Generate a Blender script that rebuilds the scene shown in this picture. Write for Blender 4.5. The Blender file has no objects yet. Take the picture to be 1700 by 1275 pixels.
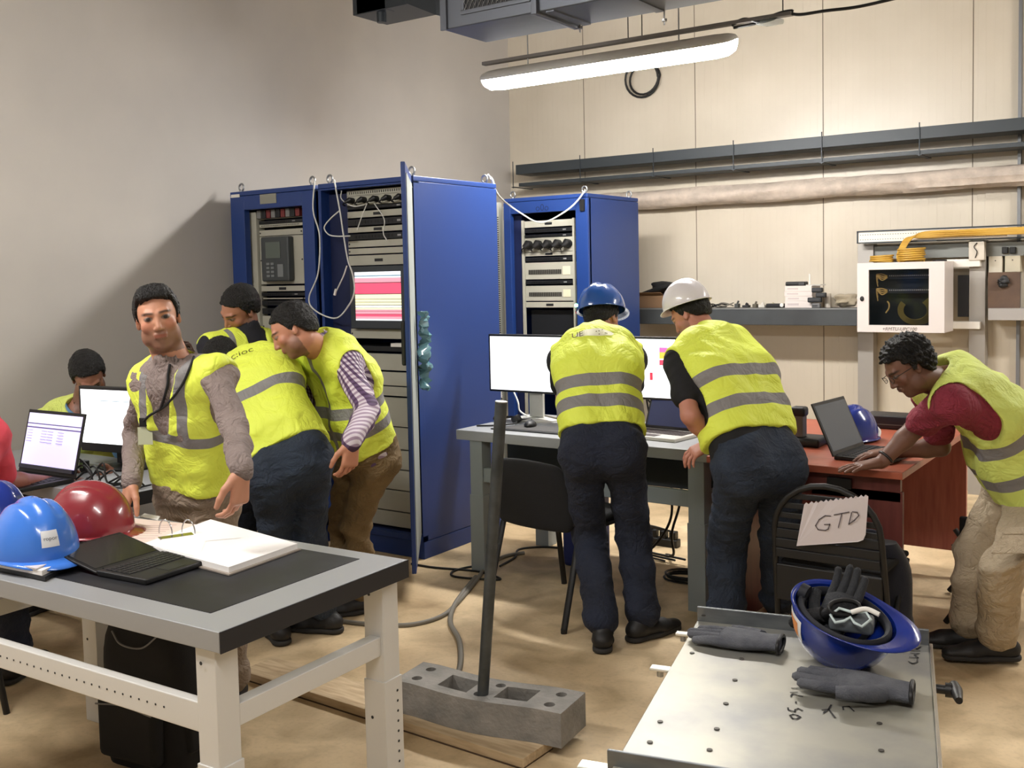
import bpy, bmesh, math, random
import numpy as np
from mathutils import Vector, Matrix, Euler
random.seed(7); rng = np.random.RandomState(5)
SC = bpy.context.scene
COL = SC.collection
PI = math.pi
# ------------------------------------------------------------------ camera
FPX, PITCH, ROLL, YAW, CY, EYE = 1724.38, math.radians(3.59528), math.radians(-1.26102), math.radians(34.43316), 565.276, 1.56
Fv = np.array([-math.sin(YAW)*math.cos(PITCH), math.cos(YAW)*math.cos(PITCH), -math.sin(PITCH)])
_r0 = np.array([math.cos(YAW), math.sin(YAW), 0.0]); _u0 = np.cross(_r0, Fv)
Rv = _r0*math.cos(ROLL)+_u0*math.sin(ROLL); Uv = -_r0*math.sin(ROLL)+_u0*math.cos(ROLL)
cam = bpy.data.cameras.new('camera'); camo = bpy.data.objects.new('camera', cam); COL.objects.link(camo)
camo.matrix_world = Matrix([[Rv[0], Uv[0], -Fv[0], 0], [Rv[1], Uv[1], -Fv[1], 0], [Rv[2], Uv[2], -Fv[2], EYE], [0, 0, 0, 1]])
cam.sensor_width = 36; cam.sensor_fit = 'HORIZONTAL'; cam.lens = 36*FPX/1700; cam.shift_y = -(637.5-CY)/1700
cam.clip_start = .05
SC.camera = camo
# ------------------------------------------------------------------ exposure, world
SC.view_settings.view_transform = 'Standard'; SC.view_settings.look = 'None'
SC.view_settings.gamma = 1; SC.view_settings.use_curve_mapping = False
SC.view_settings.exposure = EXPOSURE = 0.15
W = bpy.data.worlds.new('world'); SC.world = W; W.use_nodes = True
W.node_tree.nodes['Background'].inputs[0].default_value = (.9, .95, 1, 1)
W.node_tree.nodes['Background'].inputs[1].default_value = .3
SC.cycles.max_bounces = 6; SC.cycles.diffuse_bounces = 4; SC.cycles.glossy_bounces = 3
SC.cycles.transmission_bounces = 4; SC.cycles.sample_clamp_indirect = 6
SC.cycles.use_denoising = True
LAMP_MAIN, LAMP_BACK, LAMP_FRONT = 125.0, 92.0, 100.0      # emission of the tube fixtures
def ray(x, y): return Fv+Rv*((x-850)/FPX)-Uv*((y-CY)/FPX)
def at(x, y, ax, val):
    d = ray(x, y); o = np.array([0, 0, EYE]); i = 'XYZ'.index(ax)
    return o+d*((val-o[i])/d[i])
def atd(x, y, dist): return np.array([0, 0, EYE])+ray(x, y)*dist
# ------------------------------------------------------------------ materials
def lin(c):
    return tuple(((v/255)/12.92 if v/255 <= .04045 else ((v/255+.055)/1.055)**2.4) for v in c)
MC = {}
def mat(name, col, rough=.6, metal=0, bump=0, bscale=60, col2=None, vscale=6, vlo=.35, vhi=.7, spec=.5, emit=0, alpha=1, trans=0, coat=0, stretch=(1, 1, 1), sheen=0, wrinkle=0, wscale=9):
    if name in MC: return MC[name]
    m = bpy.data.materials.new(name); m.use_nodes = True; nt = m.node_tree; N = nt.nodes; L = nt.links
    b = N['Principled BSDF']; c = lin(col)+(1,)
    b.inputs['Base Color'].default_value = c; b.inputs['Roughness'].default_value = rough; b.inputs['Metallic'].default_value = metal
    b.inputs['Specular IOR Level'].default_value = spec; b.inputs['Coat Weight'].default_value = coat
    if sheen: b.inputs['Sheen Weight'].default_value = sheen
    if trans: b.inputs['Transmission Weight'].default_value = trans
    if alpha < 1: b.inputs['Alpha'].default_value = alpha
    if emit:
        b.inputs['Emission Color'].default_value = c; b.inputs['Emission Strength'].default_value = emit
    if bump or col2:
        tc = N.new('ShaderNodeTexCoord'); mp = N.new('ShaderNodeMapping'); L.new(tc.outputs['Object'], mp.inputs[0]); mp.inputs['Scale'].default_value = stretch
    if col2:
        n = N.new('ShaderNodeTexNoise'); n.inputs['Scale'].default_value = vscale; n.inputs['Detail'].default_value = 6
        L.new(mp.outputs[0], n.inputs[0]); r = N.new('ShaderNodeValToRGB'); L.new(n.outputs[0], r.inputs[0])
        r.color_ramp.elements[0].position = vlo; r.color_ramp.elements[1].position = vhi
        r.color_ramp.elements[0].color = c; r.color_ramp.elements[1].color = lin(col2)+(1,)
        L.new(r.outputs[0], b.inputs['Base Color'])
    if bump:
        n = N.new('ShaderNodeTexNoise'); n.inputs['Scale'].default_value = bscale; n.inputs['Detail'].default_value = 4
        L.new(mp.outputs[0], n.inputs[0]); bp = N.new('ShaderNodeBump'); bp.inputs['Strength'].default_value = bump; bp.inputs['Distance'].default_value = .01
        L.new(n.outputs[0], bp.inputs['Height']); L.new(bp.outputs[0], b.inputs['Normal'])
    if wrinkle:
        tc = N.new('ShaderNodeTexCoord'); outs = []
        for k, (sc_, di) in enumerate(((wscale, 1.6), (wscale*2.3, 1.0))):
            n = N.new('ShaderNodeTexNoise'); n.inputs['Scale'].default_value = sc_; n.inputs['Detail'].default_value = 3; n.inputs['Distortion'].default_value = di; L.new(tc.outputs['Object'], n.inputs[0])
            q = N.new('ShaderNodeMath'); q.operation = 'SUBTRACT'; q.inputs[1].default_value = .5; L.new(n.outputs[0], q.inputs[0]); a_ = N.new('ShaderNodeMath'); a_.operation = 'ABSOLUTE'; L.new(q.outputs[0], a_.inputs[0]); p_ = N.new('ShaderNodeMath'); p_.operation = 'POWER'; p_.inputs[1].default_value = .6; L.new(a_.outputs[0], p_.inputs[0]); outs.append(p_)
        ad = N.new('ShaderNodeMath'); ad.operation = 'ADD'; L.new(outs[0].outputs[0], ad.inputs[0]); mu = N.new('ShaderNodeMath'); mu.operation = 'MULTIPLY'; mu.inputs[1].default_value = .5; L.new(outs[1].outputs[0], mu.inputs[0]); L.new(mu.outputs[0], ad.inputs[1])
        b2_ = N.new('ShaderNodeBump'); b2_.inputs['Strength'].default_value = wrinkle; b2_.inputs['Distance'].default_value = .03; L.new(ad.outputs[0], b2_.inputs['Height'])
        if bump: L.new(bp.outputs[0], b2_.inputs['Normal'])
        L.new(b2_.outputs[0], b.inputs['Normal'])
    MC[name] = m; return m
def nodes(m): return m.node_tree.nodes, m.node_tree.links, m.node_tree.nodes['Principled BSDF']
# ------------------------------------------------------------------ mesh helper
class MB:
    def __init__(s): s.v = []; s.f = []; s.mi = []; s.cur = 0
    def add(s, vs, fs):
        o = len(s.v); s.v += [tuple(map(float, v)) for v in vs]; s.f += [tuple(i+o for i in f) for f in fs]; s.mi += [s.cur]*len(fs); return s
    def box(s, x0, x1, y0, y1, z0, z1, R=None, c=None):
        vs = [(x, y, z) for z in (z0, z1) for y in (y0, y1) for x in (x0, x1)]
        if R is not None:
            c = np.array(c if c is not None else ((x0+x1)/2, (y0+y1)/2, (z0+z1)/2)); vs = [R@(np.array(v)-c)+c for v in vs]
        return s.add(vs, [(0, 2, 3, 1), (4, 5, 7, 6), (0, 1, 5, 4), (2, 6, 7, 3), (0, 4, 6, 2), (1, 3, 7, 5)])
    def obox(s, o, X, Y, Z):   # box from corner o with edge vectors
        o, X, Y, Z = map(np.array, (o, X, Y, Z))
        vs = [o+X*i+Y*j+Z*k for k in (0, 1) for j in (0, 1) for i in (0, 1)]
        fs = [(0, 2, 3, 1), (4, 5, 7, 6), (0, 1, 5, 4), (2, 6, 7, 3), (0, 4, 6, 2), (1, 3, 7, 5)]
        if np.dot(np.cross(X, Y), Z) < 0: fs = [f[::-1] for f in fs]
        return s.add(vs, fs)
    def ring(s, pts, rads, seg=10, cap=True, closed=False, flat=1.0, up=None):
        pts = [np.array(p, float) for p in pts]; n = len(pts)
        if np.isscalar(rads): rads = [rads]*n
        vs = []; u = None
        for i, p in enumerate(pts):
            if closed: t = pts[(i+1) % n]-pts[i-1]
            else: t = pts[min(i+1, n-1)]-pts[max(i-1, 0)]
            t = t/(np.linalg.norm(t)+1e-12)
            if u is None:
                a = np.array(up if up is not None else ([0, 0, 1] if abs(t[2]) < .9 else [1, 0, 0]), float); u = a-t*(a@t)
            else: u = u-t*(u@t)
            u = u/(np.linalg.norm(u)+1e-12); w = np.cross(t, u)
            for k in range(seg):
                a = 2*PI*k/seg; vs.append(p+rads[i]*(flat*math.cos(a)*u+math.sin(a)*w))
        fs = []
        m = n if closed else n-1
        for i in range(m):
            for k in range(seg):
                a = i*seg+k; b = i*seg+(k+1) % seg; c = ((i+1) % n)*seg+(k+1) % seg; d = ((i+1) % n)*seg+k
                fs.append((a, b, c, d))
        if cap and not closed: fs += [tuple(range(seg))[::-1], tuple((n-1)*seg+k for k in range(seg))]
        return s.add(vs, fs)
    def cyl(s, a, b, r, r2=None, seg=14): return s.ring([a, b], [r, r if r2 is None else r2], seg)
    def lathe(s, prof, o=(0, 0, 0), R=None, seg=24, sx=1, sy=1):
        vs = []; o = np.array(o)
        for r, z in prof:
            for k in range(seg):
                a = 2*PI*k/seg; v = np.array([r*math.cos(a)*sx, r*math.sin(a)*sy, z]); vs.append((R@v if R is not None else v)+o)
        fs = [(i*seg+k, i*seg+(k+1) % seg, (i+1)*seg+(k+1) % seg, (i+1)*seg+k) for i in range(len(prof)-1) for k in range(seg)]
        return s.add(vs, fs)
    def prism(s, poly, o, X, Y, Z):  # polygon in X,Y frame extruded by vector Z
        o, X, Y, Z = map(lambda q: np.array(q, float), (o, X, Y, Z)); n = len(poly)
        vs = [o+X*a+Y*b for a, b in poly]+[o+X*a+Y*b+Z for a, b in poly]
        return s.add(vs, [tuple(range(n))[::-1], tuple(range(n, 2*n))]+[(i, (i+1) % n, n+(i+1) % n, n+i) for i in range(n)])
    def plate(s, x0, x1, z0, z1, y0, y1, holes=()):   # slab with round/rect holes is faked by bmesh elsewhere
        return s.box(x0, x1, y0, y1, z0, z1)
    def obj(s, name, m, parent=None, bevel=0, smooth=False, seg=2, fix=True):
        me = bpy.data.meshes.new(name); off = np.array(parent.matrix_world.translation) if (parent is not None and False) else None
        V = np.array(s.v, dtype=float)
        if parent is not None: V = V-worldloc(parent)
        me.from_pydata([tuple(v) for v in V], [], s.f)
        for q in (m if isinstance(m, (list, tuple)) else [m]): me.materials.append(q)
        me.polygons.foreach_set('material_index', s.mi)
        if smooth: me.polygons.foreach_set('use_smooth', [True]*len(s.f))
        if fix:
            b = bmesh.new(); b.from_mesh(me); bmesh.ops.recalc_face_normals(b, faces=b.faces); b.to_mesh(me); b.free()
        me.update()
        o = bpy.data.objects.new(name, me); COL.objects.link(o)
        if parent is not None: o.parent = parent
        if bevel:
            md = o.modifiers.new('bevel', 'BEVEL'); md.width = bevel; md.segments = seg; md.limit_method = 'ANGLE'; md.angle_limit = math.radians(40)
            me.polygons.foreach_set('use_smooth', [True]*len(me.polygons))
            w = o.modifiers.new('wn', 'WEIGHTED_NORMAL'); w.keep_sharp = True
        elif smooth:
            try: me.set_sharp_from_angle(angle=math.radians(50))
            except Exception: pass
        return o
def worldloc(o):
    l = np.zeros(3)
    while o is not None: l = l+np.array(o.location); o = o.parent
    return l
def thing(name, label, cat, loc=(0, 0, 0), group=None):
    o = bpy.data.objects.new(name, None); COL.objects.link(o); o.location = Vector([float(v) for v in loc]); o['label'] = label; o['category'] = cat
    o.empty_display_size = .05
    if group: o['group'] = group
    return o
def tag(o, label, cat, group=None, kind=None):
    o['label'] = label; o['category'] = cat
    if group: o['group'] = group
    if kind: o['kind'] = kind
    return o
def struct(o): o['kind'] = 'structure'; return o
def dup(root, loc, rotz, label=None, group=None):
    r = root.copy(); COL.objects.link(r); r.location = loc; r.rotation_euler = (0, 0, rotz)
    if label: r['label'] = label
    if group: r['group'] = group
    for ch in list(root.children):
        c = ch.copy(); COL.objects.link(c); c.parent = r
        for g in ch.children:
            d = g.copy(); COL.objects.link(d); d.parent = c
    return r
def rot(ax, a):
    return np.array(Matrix.Rotation(a, 3, ax))
def text_into(mb, s, o, X, Y, size, th=.0006, shear=0):
    cu = bpy.data.curves.new('t', 'FONT'); cu.body = s; cu.size = 1; cu.align_x = 'CENTER'; cu.align_y = 'CENTER'; cu.resolution_u = 3; cu.shear = shear
    ob = bpy.data.objects.new('t', cu); COL.objects.link(ob); dg = bpy.context.evaluated_depsgraph_get(); dg.update()
    me = bpy.data.meshes.new_from_object(ob.evaluated_get(dg)); o = np.array(o, float); X = np.array(X, float); Y = np.array(Y, float); n = np.cross(X, Y); n /= np.linalg.norm(n)
    vs = [o+X*v.co.x*size+Y*v.co.y*size+n*th for v in me.vertices]; fs = [tuple(p.vertices) for p in me.polygons]
    bpy.data.objects.remove(ob); bpy.data.curves.remove(cu); bpy.data.meshes.remove(me); mb.add(vs, fs); return mb
def strokes(mb, lines, o, X, Y, w, lift=.0008):   # flat pen strokes
    o, X, Y = map(lambda q: np.array(q, float), (o, X, Y)); n = np.cross(X, Y); n /= np.linalg.norm(n)
    for ln in lines:
        P = [o+X*a+Y*b+n*lift for a, b in ln]
        for a, b in zip(P[:-1], P[1:]):
            t = b-a; t = t/(np.linalg.norm(t)+1e-9); q = np.cross(n, t)*w/2
            mb.add([a-q-t*w*.4, b-q+t*w*.4, b+q+t*w*.4, a+q-t*w*.4], [(0, 1, 2, 3)])
    return mb
def curve(pts, n=8):   # catmull-rom
    P = [np.array(p, float) for p in pts]; P = [2*P[0]-P[1]]+P+[2*P[-1]-P[-2]]; out = []
    for i in range(1, len(P)-2):
        for k in range(n):
            t = k/n; a, b, c, d = P[i-1:i+3]
            out.append(.5*((2*b)+(-a+c)*t+(2*a-5*b+4*c-d)*t*t+(-a+3*b-3*c+d)*t**3))
    out.append(P[-2]); return out
def cable(name, pts, r, m, label, cat='cable', group=None, parent=None, n=8, seg=8):
    o = MB().ring(curve(pts, n), r, seg).obj(name, m, parent, smooth=True)
    if label and parent is None: tag(o, label, cat, group)
    return o
# palette
BLUE = mat('rack blue paint', (27, 56, 118), .42, bump=.02, bscale=300, spec=.5)
BLUED = mat('rack dark inner blue', (14, 26, 66), .6)
LGREY = mat('light grey equipment panel', (176, 174, 160), .55, col2=(165, 163, 150), vscale=3)
DPAN = mat('dark equipment face', (22, 24, 28), .5)
BLACK = mat('black plastic', (11, 11, 13), .5)
BLACKF = mat('black fabric', (11, 11, 14), .9, bump=.25, bscale=400)
WHITE = mat('white plastic', (225, 222, 215), .45)
CABLEW = mat('white cable sheath', (215, 215, 210), .5)
CABLEB = mat('black cable sheath', (14, 14, 15), .5)
CABLEG = mat('grey cable sheath', (120, 115, 105), .6)
STEEL = mat('galvanised steel', (170, 172, 172), .38, .85, bump=.03, bscale=40, col2=(140, 142, 145), vscale=9)
DSTEEL = mat('dark grey painted steel', (48, 54, 60), .45, .3)
BENCH = mat('bench grey paint', (152, 154, 156), .45, .15, bump=.03, bscale=500)
BENCHW = mat('bench leg off-white paint', (205, 204, 200), .45)
CHROME = mat('chrome', (200, 200, 200), .2, 1)
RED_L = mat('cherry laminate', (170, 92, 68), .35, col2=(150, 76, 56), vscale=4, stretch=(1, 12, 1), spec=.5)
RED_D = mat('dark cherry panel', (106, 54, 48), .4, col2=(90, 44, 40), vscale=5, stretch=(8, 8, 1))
# ------------------------------------------------------------------ room
XL, XR, YB, YF, ZC = -5.22, 3.2, 7.65, -3.2, 4.2
floor_m = mat('dusty concrete floor', (196, 168, 128), .55, bump=.12, bscale=9, spec=.35)
def _floor():
    N, L, b = nodes(floor_m); tc = N.new('ShaderNodeTexCoord')
    def noise(sc, det, dist=0):
        n = N.new('ShaderNodeTexNoise'); n.inputs['Scale'].default_value = sc; n.inputs['Detail'].default_value = det; n.inputs['Distortion'].default_value = dist; L.new(tc.outputs['Object'], n.inputs[0]); return n
    n1 = noise(1.1, 6, .4); r1 = N.new('ShaderNodeValToRGB'); L.new(n1.outputs[0], r1.inputs[0]); e = r1.color_ramp.elements
    e[0].position = .3; e[0].color = lin((188, 162, 124))+(1,); e[1].position = .62; e[1].color = lin((226, 203, 165))+(1,)
    n2 = noise(5, 8, .6); r2 = N.new('ShaderNodeValToRGB'); L.new(n2.outputs[0], r2.inputs[0]); e = r2.color_ramp.elements
    e[0].position = .34; e[0].color = (.62, .6, .56, 1); e[1].position = .58; e[1].color = (1, 1, 1, 1)
    n3 = noise(60, 4); r3 = N.new('ShaderNodeValToRGB'); L.new(n3.outputs[0], r3.inputs[0]); e = r3.color_ramp.elements
    e[0].position = .2; e[0].color = (.86, .86, .86, 1); e[1].position = .5; e[1].color = (1, 1, 1, 1)
    m1 = N.new('ShaderNodeMix'); m1.data_type = 'RGBA'; m1.blend_type = 'MULTIPLY'; m1.inputs[0].default_value = .8; L.new(r1.outputs[0], m1.inputs[6]); L.new(r2.outputs[0], m1.inputs[7])
    m2 = N.new('ShaderNodeMix'); m2.data_type = 'RGBA'; m2.blend_type = 'MULTIPLY'; m2.inputs[0].default_value = 1; L.new(m1.outputs[2], m2.inputs[6]); L.new(r3.outputs[0], m2.inputs[7])
    L.new(m2.outputs[2], b.inputs['Base Color'])
_floor()
panel_m = mat('cream ribbed sandwich panel', (206, 196, 178), .34, spec=.45)
def _panel():
    N, L, b = nodes(panel_m); tc = N.new('ShaderNodeTexCoord'); sp = N.new('ShaderNodeSeparateXYZ'); L.new(tc.outputs['Object'], sp.inputs[0])
    w = N.new('ShaderNodeMath'); w.operation = 'MULTIPLY'; w.inputs[1].default_value = 2*PI/.052; L.new(sp.outputs[0], w.inputs[0])
    s = N.new('ShaderNodeMath'); s.operation = 'SINE'; L.new(w.outputs[0], s.inputs[0])
    p = N.new('ShaderNodeMath'); p.operation = 'GREATER_THAN'; p.inputs[1].default_value = .93; L.new(s.outputs[0], p.inputs[0])
    bp = N.new('ShaderNodeBump'); bp.inputs['Strength'].default_value = .6; bp.inputs['Distance'].default_value = .004; L.new(p.outputs[0], bp.inputs['Height']); L.new(bp.outputs[0], b.inputs['Normal'])
    n = N.new('ShaderNodeTexNoise'); n.inputs['Scale'].default_value = 1.3; n.inputs['Detail'].default_value = 5; L.new(tc.outputs['Object'], n.inputs[0])
    r = N.new('ShaderNodeValToRGB'); L.new(n.outputs[0], r.inputs[0]); e = r.color_ramp.elements
    e[0].position = .3; e[0].color = lin((194, 184, 166))+(1,); e[1].position = .7; e[1].color = lin((208, 199, 182))+(1,)
    L.new(r.outputs[0], b.inputs['Base Color'])
_panel()
plain_m = mat('pale grey smooth wall', (196, 191, 184), .7, col2=(184, 180, 175), vscale=1.2, bump=.03, bscale=30, spec=.25)
ceil_m = mat('ceiling grey', (176, 172, 166), .8)
struct(MB().box(XL, XR, YF, YB, -.1, 0).obj('floor', floor_m))
struct(MB().box(XL-.12, XL, YF, YB+.12, 0, ZC).obj('wall_left', plain_m))
struct(MB().box(XL, XR+.12, YB, YB+.12, 0, ZC).obj('wall_back', panel_m))
struct(MB().box(XR, XR+.12, YF, YB, 0, ZC).obj('wall_right', plain_m))
struct(MB().box(XL-.12, XR+.12, YF-.12, YF, 0, ZC).obj('wall_front', plain_m))
struct(MB().box(XL-.12, XR+.12, YF-.12, YB+.12, ZC, ZC+.1).obj('ceiling', ceil_m))
SEAM = mat('panel joint', (120, 110, 96), .8)
for i, x in enumerate((-4.46, -3.45, -2.44, -1.42, -.4, .62, 1.64)):
    struct(MB().box(x-.003, x+.003, YB-.002, YB+.001, 0, ZC).obj('trim_%d' % (i+1), SEAM))
struct(MB().box(-1.135, -1.115, YB-.05, YB, 0, ZC).obj('trim_8', mat('grey corner strip', (120, 122, 125), .4, .4)))
# ------------------------------------------------------------------ lamps
def glow(e):
    g = bpy.data.materials.new('lit tube diffuser'); g.use_nodes = True; b = g.node_tree.nodes['Principled BSDF']
    b.inputs['Base Color'].default_value = (.9, .9, .9, 1); b.inputs['Emission Color'].default_value = (1, .965, .925, 1); b.inputs['Emission Strength'].default_value = e
    return g
HOUS = mat('lamp housing grey', (196, 194, 188), .5)
def tube_lamp(x0, x1, y, z, label, tilt=0, e=45):
    t = thing('tube_lamp', label, 'lamp', ((x0+x1)/2, y, z), 'tube lamps hung from the ceiling')
    L_ = (x1-x0)/2; Rm = rot('X', tilt)
    def sect(m, a0, a1, wy, wz, z0, n=12):
        vs = []; fs = []; st = [(-L_, .35), (-L_+.015, .7), (-L_+.05, .92), (-L_+.12, 1), (L_-.12, 1), (L_-.05, .92), (L_-.015, .7), (L_, .35)]
        for xx, k in st:
            for i in range(n+1):
                a = a0+(a1-a0)*i/n; v = Rm@np.array([0, wy*k*math.cos(a), z0+wz*k*math.sin(a)]); vs.append((xx+(x0+x1)/2, v[1]+y, v[2]+z))
        q = n+1
        for j in range(len(st)-1):
            for i in range(n): fs.append((j*q+i, j*q+i+1, (j+1)*q+i+1, (j+1)*q+i))
        fs += [tuple(range(q)), tuple((len(st)-1)*q+i for i in range(q))]; fs += [(j*q, (j+1)*q, (j+1)*q+n, j*q+n) for j in range(len(st)-1)]
        m.add(vs, fs)
    m = MB(); sect(m, PI, 2*PI, .075, .085, 0); m.obj('lamp_diffuser', glow(e), t, smooth=True)
    m = MB(); sect(m, -.2, PI+.2, .09, .04, .0); m.obj('lamp_housing', HOUS, t, smooth=True)
    for s in (-.6, .6):
        MB().cyl((s*L_+(x0+x1)/2, y, z+.03), (s*L_+(x0+x1)/2, y, ZC), .004).obj('hanging_rod', STEEL, t)
    return t
a0 = at(803, 130, 'Y', 5.2); a1 = at(1222, 64, 'Y', 5.2)
lampz = (a0[2]+a1[2])/2
tube_lamp(a0[0], a1[0], 5.2, lampz, 'lit white fluorescent tube lamp hanging above the blue cabinets and desk', math.radians(16), LAMP_MAIN)
tube_lamp(-.1, 1.5, 6.1, 3.0, 'lit tube lamp near the back wall, out to the right', 0, LAMP_BACK)
tube_lamp(-4.4, -2.8, .8, 3.0, 'lit tube lamp above the left side of the room, nearer than the cabinets', 0, LAMP_FRONT)
tube_lamp(-1.2, .4, .5, 3.0, 'lit tube lamp above the front of the room', 0, LAMP_FRONT*.6)
# ------------------------------------------------------------------ racks
LINE = mat('panel gap shadow line', (40, 40, 40), .8)
SCREWM = mat('screw metal', (60, 60, 62), .4, .8)
def zz(x, y, Y): return at(x, y, 'Y', Y)[2]
def xx(x, y, Y): return at(x, y, 'Y', Y)[0]
def rack(x0, x1, y0, y1, label, ox0, ox1, zt, zb, eyes=True, group='tall blue server cabinets'):
    H = 2.11
    t = thing('server_cabinet', label, 'cabinet', ((x0+x1)/2, (y0+y1)/2, 0), group)
    MB().box(x0, x1, y0+.01, y1, 0, .098).obj('plinth', BLUE, t, .004)
    MB().box(x0, x0+.02, y0+.02, y1, .1, H-.03).obj('side_panel', BLUE, t, .003)
    MB().box(x1-.02, x1, y0+.02, y1, .1, H-.03).obj('side_panel', BLUE, t, .003)
    MB().box(x0+.021, x1-.021, y1-.02, y1, .1, H-.03).obj('rear_panel', BLUED, t)
    MB().box(x0, x1, y0+.0, y1, H-.028, H).obj('roof_panel', BLUE, t, .004)
    m = MB(); m.box(x0, ox0, y0, y0+.045, .1, H-.03); m.box(ox1, x1, y0, y0+.045, .1, H-.03); m.box(ox0, ox1, y0, y0+.045, zt, H-.03); m.box(ox0, ox1, y0, y0+.045, .1, zb)
    m.obj('front_frame', BLUE, t, .003)
    MB().box(x0+.021, x1-.021, y0+.046, y1-.021, .1, .13).obj('floor_tray', BLUED, t)
    if eyes:
        for a in (x0+.05, x1-.05):
            for b in (y0+.05, y1-.05):
                c = [(a+.02*math.cos(q), b, H+.03+.022*math.sin(q)) for q in np.linspace(0, 2*PI, 17)[:-1]]
                MB().ring(c, .006, 8, closed=True).cyl((a, b, H), (a, b, H+.012), .012).obj('lifting_eye', STEEL, t, smooth=True)
    return t
def panels(t, rows, x0, x1, Y, px):
    """19 inch equipment: rows of (kind, y pixel top, y pixel bottom) seen at column px"""
    for k, a, b in rows:
        z1, z0 = zz(px, a, Y), zz(px, b, Y); m = MB()
        if k == 'L':
            m.box(x0, x1, Y, Y+.03, z0+.002, z1-.002); p = m.obj('blank_panel', LGREY, t, .0015)
            for xs in (x0+.01, x1-.01): MB().cyl((xs, Y, (z0+z1)/2), (xs, Y-.003, (z0+z1)/2), .005, seg=8).obj('screw', SCREWM, p)
        elif k == 'N':     # panel with a small name plate
            m.box(x0, x1, Y, Y+.03, z0+.002, z1-.002); p = m.obj('blank_panel', LGREY, t, .0015); c = (x0+x1)/2; h = min(.008, (z1-z0)*.25)
            MB().box(c-.03, c+.03, Y-.002, Y, (z0+z1)/2-h, (z0+z1)/2+h).obj('name_plate', DPAN, p)
        elif k == 'D':
            m.box(x0, x1, Y, Y+.2, z0+.003, z1-.003); p = m.obj('network_switch', DPAN, t, .002)
            s = MB(); n = 12; h = (z1-z0)*.18; c = (z0+z1)/2
            for i in range(n): xa = x0+.05+(x1-x0-.16)*i/n; s.box(xa, xa+.014, Y-.002, Y, c-h, c+h)
            s.obj('port_row', BLACK, p)
            MB().box(x1-.085, x1-.06, Y-.002, Y, c-h*.7, c+h*.7).obj('label', mat('grey label', (150, 150, 150), .6), p)
        elif k == 'P':     # light strip with black plugs
            m.box(x0, x1, Y, Y+.04, z0+.001, z1-.001); p = m.obj('socket_strip', LGREY, t, .002); w = (x1-x0)/5
            for i in range(5):
                xa = x0+w*(i+.5); r = (z1-z0)*.33; c = (z0+z1)/2
                q = MB(); q.ring([(xa, Y, c), (xa, Y-.03, c+r*.2), (xa-.02, Y-.045, c-r*.5)], [r, r*.9, r*.5], 10); q.ring(curve([(xa-.02, Y-.045, c-r*.5), (xa-.05, Y-.03, c-r), (xa-.06, Y-.004, c-r*1.2)], 4), .005, 6)
                q.obj('power_plug', BLACK, p, smooth=True)
        elif k == 'V':     # perforated tray
            m.box(x0, x1, Y, Y+.3, z0, z1); p = m.obj('vented_tray', LGREY, t, .002); s = MB(); n = 26
            for i in range(n): xa = x0+.02+(x1-x0-.04)*i/n; s.box(xa, xa+.006, Y-.001, Y, z0+(z1-z0)*.3, z1-(z1-z0)*.25)
            s.obj('vent_slots', LINE, p)
        elif k == 'B':     # breaker row
            m.box(x0, x1, Y+.02, Y+.05, z0, z1); p = m.obj('breaker_rail', LGREY, t); s = MB(); w = (x1-x0)/9
            for i in range(9):
                q = MB(); q.box(x0+w*i+.004, x0+w*(i+1)-.004, Y-.02, Y+.02, z0+.004, z1-.004)
                q.obj('circuit_breaker', [mat('breaker grey', (120, 120, 118), .5), mat('breaker red', (110, 40, 40), .5), DPAN][(i*2) % 3], p, .002)
        elif k == 'T':     # terminal / slot row on light panel
            m.box(x0, x1, Y, Y+.1, z0+.002, z1-.002); p = m.obj('terminal_unit', LGREY, t, .002); c = (z0+z1)/2; h = (z1-z0)*.12
            s = MB()
            for i in range(18): xa = x0+.03+(x1-x0)*.68*i/18; s.box(xa, xa+.012, Y-.003, Y, c-h*1.6, c+h*.6)
            s.obj('terminal_block', mat('terminal dark', (48, 46, 42), .6), p)
            MB().box(x1-.09, x1-.03, Y-.003, Y, c-h*2, c+h*2).obj('label', mat('cream label', (214, 208, 180), .6), p)
        elif k == 'S':     # dark gap with sliding keyboard tray
            m.box(x0, x1, Y+.02, Y+.3, z0, z0+(z1-z0)*.45); p = m.obj('keyboard_drawer', DPAN, t, .002)
            MB().box(x0+.3, x0+.4, Y+.0, Y+.06, z0+(z1-z0)*.45, z0+(z1-z0)*.75).obj('paper_tag', WHITE, p)
Y1 = 4.37
A1 = rack(-5.09, -4.375, Y1, 5.15, 'leftmost tall blue cabinet with a dark relay unit behind three men', xx(407, 400, Y1), xx(503, 400, Y1), zz(440, 346, Y1), .13)
MB().box(xx(432, 330, Y1), xx(459, 330, Y1), Y1-.003, Y1, zz(445, 338, Y1), zz(445, 322, Y1)).obj('name_plate', mat('plate metal', (150, 150, 140), .4, .5), A1)
MB().box(xx(384, 325, Y1), xx(398, 325, Y1), Y1-.003, Y1, zz(390, 328, Y1), zz(390, 323, Y1)).obj('label', WHITE, A1)
x0, x1 = xx(431, 400, 4.45), xx(503, 400, 4.45)
panels(A1, [('B', 346, 362), ('D', 364, 371), ('V', 371, 376), ('L', 380, 391), ('L', 391, 472), ('N', 474, 484), ('D', 485, 492), ('L', 494, 497), ('D', 498, 508), ('D', 511, 522), ('L', 524, 560), ('L', 562, 620), ('L', 622, 680)], x0, x1, 4.45, 468)
MB().box(xx(408, 400, 4.42), x0-.004, 4.43, 4.5, .15, zz(420, 352, 4.43)).obj('mounting_rail', LGREY, A1, .003)
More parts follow.
